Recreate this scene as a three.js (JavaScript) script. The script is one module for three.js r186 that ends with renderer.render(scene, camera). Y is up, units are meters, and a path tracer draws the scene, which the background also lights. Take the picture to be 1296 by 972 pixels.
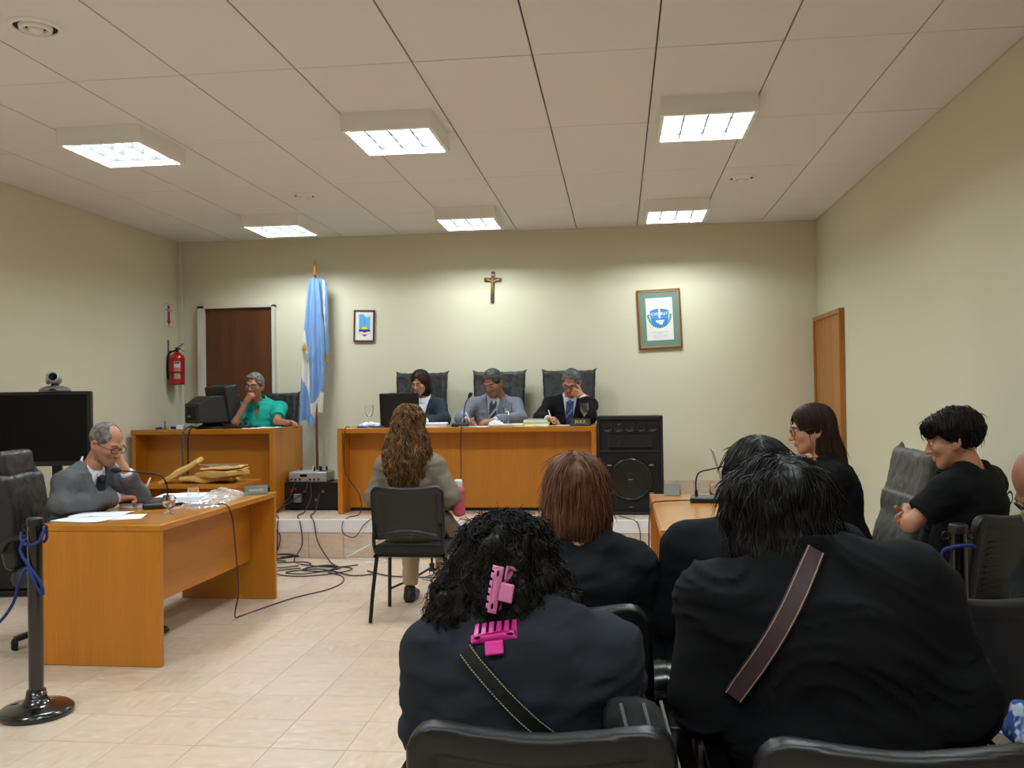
import * as THREE from 'three';
import { mergeGeometries, mergeVertices, toCreasedNormals } from 'three/addons/utils/BufferGeometryUtils.js';
import { RoundedBoxGeometry } from 'three/addons/geometries/RoundedBoxGeometry.js';
import { RectAreaLightUniformsLib } from 'three/addons/lights/RectAreaLightUniformsLib.js';
import { createNoise3D } from 'simplex-noise';

// ---------------------------------------------------------------- camera, exposure, light levels
const scene = new THREE.Scene();
scene.background = new THREE.Color(0x000000);
const camera = new THREE.PerspectiveCamera(2 * Math.atan(486 / 1150) * 180 / Math.PI, 1296 / 972, 0.05, 60);
camera.position.set(0, 1.42, 0);
camera.rotation.order = 'YXZ';
camera.rotation.set(0.69 * Math.PI / 180, Math.atan(135 / 1150), -0.82 * Math.PI / 180);
scene.add(camera);
const renderer = new THREE.WebGLRenderer({ antialias: true });
renderer.toneMapping = THREE.LinearToneMapping;
renderer.toneMappingExposure = 0.93;
renderer.shadowMap.enabled = true;
RectAreaLightUniformsLib.init();
const LAMP_COLOR = new THREE.Color(0.84, 0.95, 1.0), LAMP_POWER = 14, LAMP_SIDE = 185;      // the fluorescent fittings in the ceiling

// ---------------------------------------------------------------- small helpers
let seed = 12345;
function srand(s) { seed = s >>> 0; }
function rnd() { seed = (seed + 0x6D2B79F5) >>> 0; let t = seed; t = Math.imul(t ^ (t >>> 15), t | 1); t ^= t + Math.imul(t ^ (t >>> 7), t | 61); return ((t ^ (t >>> 14)) >>> 0) / 4294967296; }
const rr = (a, b) => a + (b - a) * rnd();
const V = (x, y, z) => new THREE.Vector3(x, y, z);
const clamp = (x, a, b) => Math.min(b, Math.max(a, x));
const sstep = (a, b, x) => { const t = clamp((x - a) / (b - a), 0, 1); return t * t * (3 - 2 * t); };
srand(7); const noise3 = createNoise3D(rnd);
const fbm = (x, y, z) => noise3(x, y, z) * 0.6 + noise3(x * 2.1, y * 2.1, z * 2.1) * 0.3 + noise3(x * 4.3, y * 4.3, z * 4.3) * 0.15;
const used = new Map();
function numbered(name) { const n = used.get(name) || 0; used.set(name, n + 1); return n ? name + '_' + String(n).padStart(3, '0') : name; }
function thing(name, label, category, pos = [0, 0, 0], turn = 0, group) {
  const o = new THREE.Group(); o.name = numbered(name); o.position.set(...pos); o.rotation.y = turn;
  o.userData = { label, category }; if (group) o.userData.group = group; scene.add(o); return o;
}
function shade(o) { o.traverse((m) => { if (m.isMesh) { m.castShadow = true; m.receiveShadow = true; } }); return o; }
function geo(g) { return Array.isArray(g) ? mergeGeometries(g.map((x) => { const y = x.index ? x.toNonIndexed() : x; for (const k of Object.keys(y.attributes)) if (!['position', 'normal', 'uv'].includes(k)) y.deleteAttribute(k); if (!y.attributes.uv) y.setAttribute('uv', new THREE.BufferAttribute(new Float32Array(y.attributes.position.count * 2), 2)); return y; })) : g; }
function part(name, g, mat, parent) { const m = new THREE.Mesh(geo(g), mat); m.name = name; m.castShadow = m.receiveShadow = true; (parent || scene).add(m); return m; }
function solo(name, g, mat, label, category, group, pos = [0, 0, 0], turn = 0) { const m = part(numbered(name), g, mat, scene); m.userData = { label, category }; if (group) m.userData.group = group; m.position.set(...pos); m.rotation.y = turn; return m; }
function struct(name, g, mat) { const m = part(name, g, mat, scene); m.userData.kind = 'structure'; return m; }
function copy(o, pos, turn, label) { const c = o.clone(); c.name = numbered(o.name.replace(/_\d{3}$/, '')); c.userData = { ...o.userData }; if (label) c.userData.label = label; c.position.set(...pos); c.rotation.set(0, turn, 0); scene.add(c); return c; }
// texture coordinates in metres from the face a point lies on
function boxUV(g, s = 1, swap = false, ox = 0, oy = 0) {
  if (g.index) g = g.toNonIndexed();
  const p = g.attributes.position, n = g.attributes.normal, uv = new Float32Array(p.count * 2);
  for (let i = 0; i < p.count; i += 3) {
    let nx = 0, ny = 0, nz = 0; for (let k = 0; k < 3; k++) { nx += Math.abs(n.getX(i + k)); ny += Math.abs(n.getY(i + k)); nz += Math.abs(n.getZ(i + k)); }
    for (let k = 0; k < 3; k++) {
      const x = p.getX(i + k), y = p.getY(i + k), z = p.getZ(i + k); let u, v;
      if (nx >= ny && nx >= nz) { u = z; v = y; } else if (ny >= nz) { u = x; v = z; } else { u = x; v = y; }
      if (swap) [u, v] = [v, u];
      uv[(i + k) * 2] = u * s + ox; uv[(i + k) * 2 + 1] = v * s + oy;
    }
  }
  g.setAttribute('uv', new THREE.BufferAttribute(uv, 2)); return g;
}
function box(w, h, d, x = 0, y = 0, z = 0, r = 0.003, seg = 1) { const g = r > 0 ? new RoundedBoxGeometry(w, h, d, seg, Math.min(r, w / 2.01, h / 2.01, d / 2.01)) : new THREE.BoxGeometry(w, h, d); g.translate(x, y, z); return g; }
function b2(x0, x1, y0, y1, z0, z1, r = 0.003, seg = 1) { return box(x1 - x0, y1 - y0, z1 - z0, (x0 + x1) / 2, (y0 + y1) / 2, (z0 + z1) / 2, r, seg); }
function cyl(r0, r1, h, x = 0, y = 0, z = 0, seg = 20) { const g = new THREE.CylinderGeometry(r1, r0, h, seg); g.translate(x, y + h / 2, z); return g; }
function lathe(pts, seg = 28) { return new THREE.LatheGeometry(pts.map(([x, y]) => new THREE.Vector2(x, y)), seg); }
function pipe(pts, r, seg = 6, n, closed = false) { const c = new THREE.CatmullRomCurve3(pts.map((p) => (p.isVector3 ? p : V(...p))), closed, 'centripetal'); return new THREE.TubeGeometry(c, n || Math.max(8, pts.length * 6), r, seg, closed); }
function xf(g, { p = [0, 0, 0], r = [0, 0, 0], s = [1, 1, 1] } = {}) { g.applyMatrix4(new THREE.Matrix4().compose(V(...p), new THREE.Quaternion().setFromEuler(new THREE.Euler(...r)), V(...s))); return g; }
// flat band swept along points: w wide across `side`, t thick
function band(pts, w, t, sideFn, closedEnds = true) {
  const c = new THREE.CatmullRomCurve3(pts.map((p) => (p.isVector3 ? p : V(...p))), false, 'centripetal'), N = pts.length * 8, pos = [], idx = [], uv = [], L = c.getLength();
  for (let i = 0; i <= N; i++) {
    const u = i / N, p = c.getPointAt(u), T = c.getTangentAt(u), S = sideFn(p, T, u), S2 = S.clone().sub(T.clone().multiplyScalar(S.dot(T))).normalize(), Nn = V().crossVectors(T, S2).normalize();
    for (const [a, b] of [[-1, -1], [1, -1], [1, 1], [-1, 1]]) { const q = p.clone().addScaledVector(S2, a * w / 2).addScaledVector(Nn, b * t / 2); pos.push(q.x, q.y, q.z); uv.push(a * 0.5 + 0.5, u * L); }
    if (i < N) for (let k = 0; k < 4; k++) { const a = i * 4 + k, b = i * 4 + (k + 1) % 4; idx.push(a, b, b + 4, a, b + 4, a + 4); }
  }
  if (closedEnds) { idx.push(0, 2, 1, 0, 3, 2); const e = N * 4; idx.push(e, e + 1, e + 2, e, e + 2, e + 3); }
  let g = new THREE.BufferGeometry(); g.setAttribute('position', new THREE.Float32BufferAttribute(pos, 3)); g.setAttribute('uv', new THREE.Float32BufferAttribute(uv, 2)); g.setIndex(idx); g = g.toNonIndexed(); g.computeVertexNormals(); return toCreasedNormals(g, 0.7);
}
// ---------------------------------------------------------------- signed distance shapes and their mesher (surface nets)
const smin = (a, b, k) => { const h = Math.max(k - Math.abs(a - b), 0) / k; return Math.min(a, b) - h * h * k * 0.25; };
const smax = (a, b, k) => -smin(-a, -b, k);
function sdCap(px, py, pz, a, b, ra, rb) {
  const bx = b.x - a.x, by = b.y - a.y, bz = b.z - a.z, qx = px - a.x, qy = py - a.y, qz = pz - a.z;
  const t = clamp((qx * bx + qy * by + qz * bz) / (bx * bx + by * by + bz * bz + 1e-9), 0, 1), dx = qx - bx * t, dy = qy - by * t, dz = qz - bz * t;
  return Math.sqrt(dx * dx + dy * dy + dz * dz) - (ra + (rb - ra) * t);
}
function sdEll(px, py, pz, rx, ry, rz) { const a = px / rx, b = py / ry, c = pz / rz, k0 = Math.sqrt(a * a + b * b + c * c), d = px / (rx * rx), e = py / (ry * ry), f = pz / (rz * rz), k1 = Math.sqrt(d * d + e * e + f * f); return k1 < 1e-9 ? -Math.min(rx, ry, rz) : k0 * (k0 - 1) / k1; }
function sdBox(px, py, pz, x, y, z, r) { const a = Math.abs(px) - x + r, b = Math.abs(py) - y + r, c = Math.abs(pz) - z + r, A = Math.max(a, 0), B = Math.max(b, 0), C = Math.max(c, 0); return Math.sqrt(A * A + B * B + C * C) + Math.min(Math.max(a, b, c), 0) - r; }
function nets(f, lo, hi, h, colorFn) {
  const nx = Math.ceil((hi[0] - lo[0]) / h) + 1, ny = Math.ceil((hi[1] - lo[1]) / h) + 1, nz = Math.ceil((hi[2] - lo[2]) / h) + 1;
  const val = new Float32Array(nx * ny * nz), B = 5, reach = B * h * 0.5 * 1.7321 * 1.7 + h;
  for (let bz = 0; bz < nz; bz += B) for (let by = 0; by < ny; by += B) for (let bx = 0; bx < nx; bx += B) {
    const cx = lo[0] + (bx + (B - 1) / 2) * h, cy = lo[1] + (by + (B - 1) / 2) * h, cz = lo[2] + (bz + (B - 1) / 2) * h, d = f(cx, cy, cz), far = Math.abs(d) > reach;
    for (let z = bz; z < Math.min(bz + B, nz); z++) for (let y = by; y < Math.min(by + B, ny); y++) for (let x = bx; x < Math.min(bx + B, nx); x++)
      val[(z * ny + y) * nx + x] = far ? d : f(lo[0] + x * h, lo[1] + y * h, lo[2] + z * h);
  }
  const id = new Int32Array(nx * ny * nz).fill(-1), pos = [], idx = [], sx = 1, sy = nx, sz = nx * ny;
  for (let z = 0; z < nz - 1; z++) for (let y = 0; y < ny - 1; y++) for (let x = 0; x < nx - 1; x++) {
    const o = (z * ny + y) * nx + x; let m = 0;
    for (let k = 0; k < 8; k++) if (val[o + (k & 1) * sx + ((k >> 1) & 1) * sy + (k >> 2) * sz] < 0) m |= 1 << k;
    if (m === 0 || m === 255) continue;
    let X = 0, Y = 0, Z = 0, n = 0;
    for (let a = 0; a < 8; a++) for (let s = 1; s < 8; s <<= 1) { if (a & s) continue; const b = a | s; if (((m >> a) & 1) === ((m >> b) & 1)) continue;
      const va = val[o + (a & 1) * sx + ((a >> 1) & 1) * sy + (a >> 2) * sz], vb = val[o + (b & 1) * sx + ((b >> 1) & 1) * sy + (b >> 2) * sz], t = va / (va - vb);
      X += (a & 1) + (s === 1 ? t : 0); Y += ((a >> 1) & 1) + (s === 2 ? t : 0); Z += (a >> 2) + (s === 4 ? t : 0); n++; }
    id[o] = pos.length / 3; pos.push(lo[0] + (x + X / n) * h, lo[1] + (y + Y / n) * h, lo[2] + (z + Z / n) * h);
  }
  const quad = (a, b, c, d, flip) => { if (a < 0 || b < 0 || c < 0 || d < 0) return; if (flip) idx.push(a, c, b, a, d, c); else idx.push(a, b, c, a, c, d); };
  for (let z = 1; z < nz - 1; z++) for (let y = 1; y < ny - 1; y++) for (let x = 1; x < nx - 1; x++) {
    const o = (z * ny + y) * nx + x, s = val[o] < 0;
    if (s !== val[o + sx] < 0) quad(id[o - sy - sz], id[o - sz], id[o], id[o - sy], !s);
    if (s !== val[o + sy] < 0) quad(id[o - sx - sz], id[o - sx], id[o], id[o - sz], !s);
    if (s !== val[o + sz] < 0) quad(id[o - sx - sy], id[o - sy], id[o], id[o - sx], !s);
  }
  const g = new THREE.BufferGeometry(); g.setAttribute('position', new THREE.Float32BufferAttribute(pos, 3)); g.setIndex(idx); g.computeVertexNormals();
  const uv = new Float32Array(pos.length / 3 * 2);
  for (let i = 0; i < pos.length / 3; i++) { uv[i * 2] = pos[i * 3] + pos[i * 3 + 2] * 0.7; uv[i * 2 + 1] = pos[i * 3 + 1] + pos[i * 3 + 2] * 0.55; }
  g.setAttribute('uv', new THREE.BufferAttribute(uv, 2));
  if (colorFn) { const c = new Float32Array(pos.length), t = new THREE.Color(); for (let i = 0; i < pos.length / 3; i++) { colorFn(pos[i * 3], pos[i * 3 + 1], pos[i * 3 + 2], t); c[i * 3] = t.r; c[i * 3 + 1] = t.g; c[i * 3 + 2] = t.b; } g.setAttribute('color', new THREE.BufferAttribute(c, 3)); }
  return g;
}
// ---------------------------------------------------------------- textures and materials
function tex(w, h, fn, srgb = true) {
  const d = new Uint8Array(w * h * 4); for (let y = 0; y < h; y++) for (let x = 0; x < w; x++) { const c = fn(x / w, y / h, x, y), o = (y * w + x) * 4; d[o] = clamp(c[0], 0, 255); d[o + 1] = clamp(c[1], 0, 255); d[o + 2] = clamp(c[2], 0, 255); d[o + 3] = 255; }
  const t = new THREE.DataTexture(d, w, h); t.wrapS = t.wrapT = THREE.RepeatWrapping; t.magFilter = THREE.LinearFilter; t.minFilter = THREE.LinearMipmapLinearFilter; if (srgb) t.colorSpace = THREE.SRGBColorSpace; t.needsUpdate = true; return t;
}
// tiling noise: a torus in 3-D noise approximated by blending shifted copies
function tn(u, v, f, s = 0, fy = f) { const a = noise3(u * f, v * fy, s), b = noise3((u - 1) * f, v * fy, s), c = noise3(u * f, (v - 1) * fy, s), d = noise3((u - 1) * f, (v - 1) * fy, s); return (a * (1 - u) + b * u) * (1 - v) + (c * (1 - u) + d * u) * v; }
const grey = (v) => [v, v, v];
const woodTex = tex(1024, 512, (u, v) => { const w = tn(u, v, 3, 1) * 0.02, g = tn(u + w, v, 90, 2, 2.5) * 0.5 + tn(u + w, v, 260, 3, 6) * 0.35 + tn(u, v, 9, 4, 0.8) * 0.55, k = 226 + g * 20; const r = tn(u, v, 2.2, 9, 0.9) * 5; return [k + r, k - 3 + r * 0.6 - g * 3, k - 12 - g * 8]; });
const doorTex = tex(512, 512, (u, v) => { const g = tn(u, v, 60, 12, 1.6) * 0.5 + tn(u, v, 160, 13, 4) * 0.35 + tn(u, v, 6, 14, 0.7) * 0.6, k = 215 + g * 34; return [k, k - 4, k - 8]; });
const tileTex = tex(1024, 1024, (u, v) => { const a = tn(u, v, 7, 21, 16), b = tn(u, v, 18, 22, 40) * 0.6 + tn(u, v, 60, 23, 110) * 0.3, o = sstep(0.0, 0.75, tn(u, v, 9, 24, 22) + b * 0.35), p = sstep(0.1, 0.8, tn(u, v, 11, 25, 26) + b * 0.3), k = 232 + a * 5 + b * 6; return [k - 24 - o * 3 + p * 6, k - 44 - o * 12 + p * 9, k - 64 - o * 20 + p * 15]; });
const paintBump = tex(512, 512, (u, v) => grey(128 + tn(u, v, 60, 31) * 50 + tn(u, v, 160, 32) * 50), false);
const leatherBump = tex(512, 512, (u, v) => { const a = Math.abs(tn(u, v, 45, 41)), b = Math.abs(tn(u, v, 70, 42)); return grey(110 + 130 * Math.min(a, b) + 30 * tn(u, v, 8, 43)); }, false);
const fabricBump = tex(512, 512, (u, v, x, y) => grey(128 + 40 * Math.sin(x * Math.PI / 2) * Math.sin(y * Math.PI / 2) + tn(u, v, 90, 51) * 50 + tn(u, v, 200, 52) * 30), false);
const plasticBump = tex(256, 256, (u, v) => grey(128 + tn(u, v, 70, 61) * 90), false);
const rep = (t, x, y = x) => { const c = t.clone(); c.repeat.set(x, y); c.needsUpdate = true; return c; };
const std = (color, o = {}) => new THREE.MeshStandardMaterial({ color, roughness: 0.6, ...o });
const phys = (color, o = {}) => new THREE.MeshPhysicalMaterial({ color, roughness: 0.5, ...o });
const M = {
  wall: std(0xdcd6bc, { roughness: 0.85, bumpMap: rep(paintBump, 2.5), bumpScale: 0.0006 }),
  ceil: std(0xebe7e4, { roughness: 0.92, bumpMap: rep(paintBump, 3), bumpScale: 0.0008 }),
  joint: std(0x55504c, { roughness: 0.95 }),
  grout: std(0xb8a592, { roughness: 0.95 }),
  tile: phys(0xffffff, { map: rep(tileTex, 1 / 1.3), roughness: 0.42, clearcoat: 0.15, clearcoatRoughness: 0.3 }),
  tile2: phys(0xfaf8f5, { map: rep(tileTex, 1 / 1.3), roughness: 0.42, clearcoat: 0.15, clearcoatRoughness: 0.3 }),
  tile3: phys(0xfffbf7, { map: rep(tileTex, 1 / 1.3), roughness: 0.42, clearcoat: 0.15, clearcoatRoughness: 0.3 }),
  nosing: std(0xe9e4e2, { roughness: 0.35 }),
  trimWhite: std(0xd9d3c6, { roughness: 0.5 }),
  wood: phys(0xd18414, { map: woodTex, roughness: 0.42, clearcoat: 0.25, clearcoatRoughness: 0.25 }),
  woodTop: phys(0xd18414, { map: woodTex, roughness: 0.3, clearcoat: 0.4, clearcoatRoughness: 0.15 }),
  woodEdge: std(0xd09a45, { map: woodTex, roughness: 0.4 }),
  doorDark: std(0x6b3d1c, { map: doorTex, roughness: 0.45 }),
  doorOak: std(0xcc8836, { map: doorTex, roughness: 0.4 }),
  leather: phys(0x1b1c1d, { roughness: 0.42, bumpMap: rep(leatherBump, 6), bumpScale: 0.0012, clearcoat: 0.15, clearcoatRoughness: 0.4 }),
  leatherGrey: phys(0x4c4a45, { roughness: 0.5, bumpMap: rep(leatherBump, 6), bumpScale: 0.0012 }),
  plastic: std(0x101012, { roughness: 0.38, bumpMap: rep(plasticBump, 12), bumpScale: 0.0003 }),
  plasticPad: std(0x121214, { roughness: 0.8, bumpMap: rep(fabricBump, 10), bumpScale: 0.0008 }),
  gloss: phys(0x09090a, { roughness: 0.18, clearcoat: 0.6, clearcoatRoughness: 0.08 }),
  blackMetal: std(0x0d0d0e, { roughness: 0.35, metalness: 0.2 }),
  chrome: std(0xd8d8d8, { roughness: 0.16, metalness: 1 }),
  steel: std(0x8c8c8c, { roughness: 0.35, metalness: 0.9 }),
  silver: std(0xb6b8bb, { roughness: 0.35, metalness: 0.5 }),
  rubber: std(0x0f0f0f, { roughness: 0.85 }),
  cable: std(0x17161a, { roughness: 0.55 }), cableGrey: std(0x5d5f60, { roughness: 0.6 }), cableWhite: std(0xd8d8d2, { roughness: 0.5 }), cableRed: std(0x7a1620, { roughness: 0.5 }), cableMaroon: std(0x3b2328, { roughness: 0.55 }),
  rope: std(0x1f2f78, { roughness: 0.8, bumpMap: rep(fabricBump, 1), bumpScale: 0.001 }),
  paper: std(0xeeeef2, { roughness: 0.9 }), paperCream: std(0xeae4cc, { roughness: 0.9 }),
  manila: std(0xd6ab63, { roughness: 0.75 }), manilaDark: std(0xc39a55, { roughness: 0.75 }),
  brass: std(0xc49a4a, { roughness: 0.3, metalness: 1 }), gold: std(0xd7b15a, { roughness: 0.35, metalness: 0.8 }),
  red: phys(0xb01316, { roughness: 0.25, clearcoat: 0.6 }),
  glass: phys(0xffffff, { transmission: 1, roughness: 0.0, thickness: 0.002, ior: 1.5 }),
  water: phys(0xf2f6f6, { transmission: 1, roughness: 0.0, thickness: 0.03, ior: 1.33 }),
  bag: phys(0xffffff, { transmission: 0.82, roughness: 0.12, thickness: 0, ior: 1.45, side: THREE.DoubleSide }),
  lensGlass: phys(0xffffff, { transmission: 1, roughness: 0.02, thickness: 0, ior: 1.5 }),
  louver: std(0x3f4242, { roughness: 0.4 }), fitting: std(0xf3f1ea, { roughness: 0.5 }),
  tubeGlow: std(0xffffff, { emissive: LAMP_COLOR, emissiveIntensity: 2.2, roughness: 0.4 }),
  screen: phys(0x030304, { roughness: 0.3, specularIntensity: 0.35 }),
};
function canvasMat(w, h, draw, o = {}) { const c = document.createElement('canvas'); c.width = w; c.height = h; draw(c.getContext('2d'), w, h); const t = new THREE.CanvasTexture(c); t.colorSpace = THREE.SRGBColorSpace; return std(0xffffff, { map: t, roughness: 0.7, ...o }); }
function plate(w, h, x, y, z) { const g = new THREE.PlaneGeometry(w, h); g.translate(x, y, z); return g; }
// ================================================================ THE ROOM
const XL = -4.68, XR = 1.965, ZB = -9.29, ZF = 3.4, HC = 3.11, PH = 0.34, ZS = -7.82, PXR = 1.15;
struct('wall_back', boxUV(b2(XL - 0.15, XR + 0.15, -0.1, HC + 0.2, ZB - 0.15, ZB, 0)), M.wall);
struct('wall_left', boxUV(b2(XL - 0.15, XL, -0.1, HC + 0.2, ZB, ZF, 0)), M.wall);
struct('wall_right', boxUV(b2(XR, XR + 0.15, -0.1, HC + 0.2, ZB, ZF, 0)), M.wall);
struct('wall_front', boxUV(b2(XL - 0.15, XR + 0.15, -0.1, HC + 0.2, ZF, ZF + 0.15, 0)), M.wall);
{ // ceiling of separate boards with open joints
  const C = new THREE.Group(); C.name = 'ceiling'; C.userData.kind = 'structure'; scene.add(C);
  part('slab', b2(XL - 0.15, XR + 0.15, HC + 0.014, HC + 0.2, ZB - 0.15, ZF + 0.15, 0), M.joint, C);
  const xs = [], zs = []; for (let k = -8; k <= 5; k++) { const x = -0.402 + 0.611 * k; if (x > XL + 0.02 && x < XR - 0.02) xs.push(x); } for (let k = 5; k >= -8; k--) { const z = -4.487 - 1.24 * k + 0.0; if (z > ZB + 0.02 && z < ZF - 0.02) zs.push(z); }
  const ex = [XL, ...xs, XR], ez = [ZB, ...zs, ZF], cache = new Map();
  for (let i = 0; i < ex.length - 1; i++) for (let j = 0; j < ez.length - 1; j++) {
    const w = ex[i + 1] - ex[i] - 0.008, d = ez[j + 1] - ez[j] - 0.007, key = w.toFixed(3) + d.toFixed(3);
    if (!cache.has(key)) cache.set(key, boxUV(box(w, 0.014, d, 0, 0, 0, 0.002)));
    const m = part('ceiling_tile', cache.get(key), M.ceil, C); m.position.set((ex[i] + ex[i + 1]) / 2, HC + 0.007 + ((i * 7 + j * 13) % 5 - 2) * 0.0002, (ez[j] + ez[j + 1]) / 2);
  }
}
{ // floor tiles: the ones in view one by one
  const F = new THREE.Group(); F.name = 'floor'; F.userData.kind = 'structure'; scene.add(F);
  part('grout_bed', b2(XL - 0.15, XR + 0.15, -0.12, -0.0018, ZB - 0.1, ZF + 0.1, 0), M.grout, F);
  const S = 0.32, X0 = -1.432, Z0 = -4.847, shapes = [], mats = [M.tile, M.tile2, M.tile3], rest = []; srand(31);
  for (let k = 0; k < 6; k++) shapes.push(boxUV(box(S - 0.003, 0.012, S - 0.003, 0, -0.006, 0, 0.0012), 1, k % 2 === 1, k * 0.37, k * 0.21));
  for (let i = -11; i <= 11; i++) for (let j = -12; j <= 27; j++) {
    const x0 = X0 + i * S, z1 = Z0 + j * S, x1 = x0 + S, z0 = z1 - S; if (x1 < XL || x0 > XR || z0 > ZF || z1 < ZS) continue;
    const g = shapes[Math.floor(rnd() * 6)], m = mats[Math.floor(rnd() * 3)], cx = (x0 + x1) / 2, cz = (z0 + z1) / 2;
    const seen = z1 < -3.2 && x0 < 1.3 && cx > cz * 0.5 - 0.55;
    if (seen) { const t = part('floor_tile', g, m, F); t.position.set(cx, 0, cz); } else rest.push(g.clone().translate(cx, 0, cz));
  }
  const t = part('floor_tiles_out_of_view', rest, M.tile, F); t.userData.kind = 'stuff';
}
{ // the dais
  const D = new THREE.Group(); D.name = 'trim_1'; D.userData.kind = 'structure'; scene.add(D);
  part('core', boxUV(b2(XL, PXR, 0.0, PH - 0.012, ZB, ZS - 0.02, 0)), M.grout, D);
  part('nosing', boxUV(b2(XL, PXR + 0.012, PH - 0.117, PH, ZS - 0.03, ZS, 0.006, 2)), M.nosing, D);
  const sh = boxUV(box(0.317, PH - 0.12, 0.014, 0, (PH - 0.12) / 2, 0, 0.0015));
  for (let i = 0; i < 18; i++) { const t = part('riser_tile', sh, i % 2 ? M.tile : M.tile3, D); t.position.set(XL + 0.16 + i * 0.32, 0.001, ZS - 0.014); }
  const top = boxUV(box(0.317, 0.012, 0.317, 0, -0.006, 0, 0.0012));
  for (let i = 0; i < 18; i++) for (let j = 0; j < 5; j++) { const x = XL + 0.16 + i * 0.32, z = ZS - 0.19 - j * 0.32; if (z < ZB + 0.1) continue; const t = part('dais_tile', top, (i + j) % 2 ? M.tile : M.tile2, D); t.position.set(x, PH - 0.001, z); }
}
{ // skirting tiles
  const B = new THREE.Group(); B.name = 'baseboard_back'; B.userData.kind = 'structure'; scene.add(B); const g = boxUV(box(0.317, 0.2, 0.014, 0, 0.1, 0, 0.002));
  for (let i = 0; i < 20; i++) { const x = XL + 0.16 + i * 0.32; if (x > -4.45 && x < -3.5) continue; const t = part('skirting_tile', g, i % 2 ? M.tile : M.tile3, B); t.position.set(x, x > PXR - 0.1 ? 0 : PH, ZB + 0.007); }
  const r = struct('baseboard_right', boxUV(b2(XR - 0.012, XR, 0, 0.1, -7.9, ZF, 0.002)), M.tile);
  struct('baseboard_left', boxUV(b2(XL, XL + 0.012, 0, 0.1, ZS, ZF, 0.002)), M.tile);
}
{ // dark door in the back wall, set in a pale frame
  const D = new THREE.Group(); D.name = 'door_1'; D.userData.kind = 'structure'; D.userData.label = 'dark brown wooden door with pale frame in the back wall'; scene.add(D);
  const x0 = -4.375, x1 = -3.63, y1 = 2.385;
  part('door_leaf', boxUV(b2(x0, x1, PH, y1, ZB + 0.002, ZB + 0.03, 0.002), 1, false, 0.3), M.doorDark, D);
  part('door_frame', boxUV(b2(x0 - 0.075, x0, PH, y1 + 0.03, ZB, ZB + 0.075, 0.004)), M.trimWhite, D);
  part('door_frame', boxUV(b2(x1, x1 + 0.03, PH, y1 + 0.03, ZB, ZB + 0.075, 0.004)), M.trimWhite, D);
  part('door_frame', boxUV(b2(x0 - 0.075, x1 + 0.03, y1, y1 + 0.03, ZB, ZB + 0.075, 0.004)), M.trimWhite, D);
  part('door_handle', [cyl(0.025, 0.025, 0.01, 0, 0, 0).rotateX(Math.PI / 2).translate(x0 + 0.07, PH + 1.0, ZB + 0.03), pipe([[x0 + 0.07, PH + 1, ZB + 0.04], [x0 + 0.07, PH + 1, ZB + 0.08], [x0 + 0.17, PH + 1, ZB + 0.085]], 0.009, 8)], M.brass, D);
}
{ // oak door in the right wall
  const D = new THREE.Group(); D.name = 'door_2'; D.userData.kind = 'structure'; D.userData.label = 'orange oak door in the right wall near the corner'; scene.add(D);
  const z0 = ZB + 0.03, z1 = -8.2, y1 = 2.1;
  part('door_leaf', boxUV(b2(XR - 0.035, XR - 0.004, 0.005, y1, z0 + 0.04, z1 - 0.04, 0.002)), M.doorOak, D);
  part('door_frame', boxUV(b2(XR - 0.05, XR, 0, y1, z0, z0 + 0.04, 0.002)), M.doorOak, D);
  part('door_frame', boxUV(b2(XR - 0.05, XR, 0, y1, z1 - 0.04, z1, 0.002)), M.doorOak, D);
  part('door_frame', boxUV(b2(XR - 0.05, XR, y1 - 0.002, y1 + 0.04, z0, z1, 0.002)), M.doorOak, D);
  part('door_handle', [box(0.008, 0.13, 0.035, XR - 0.039, 1.06, z1 - 0.1, 0.003), pipe([[XR - 0.045, 1.09, z1 - 0.1], [XR - 0.085, 1.09, z1 - 0.1], [XR - 0.09, 1.085, z1 - 0.17], [XR - 0.085, 1.075, z1 - 0.22]], 0.009, 8)], M.brass, D);
}
struct('trim_2', boxUV(b2(XL, XL + 0.045, PH, HC, ZB, ZB + 0.05, 0.004)), M.trimWhite);   // cable duct in the corner
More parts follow.
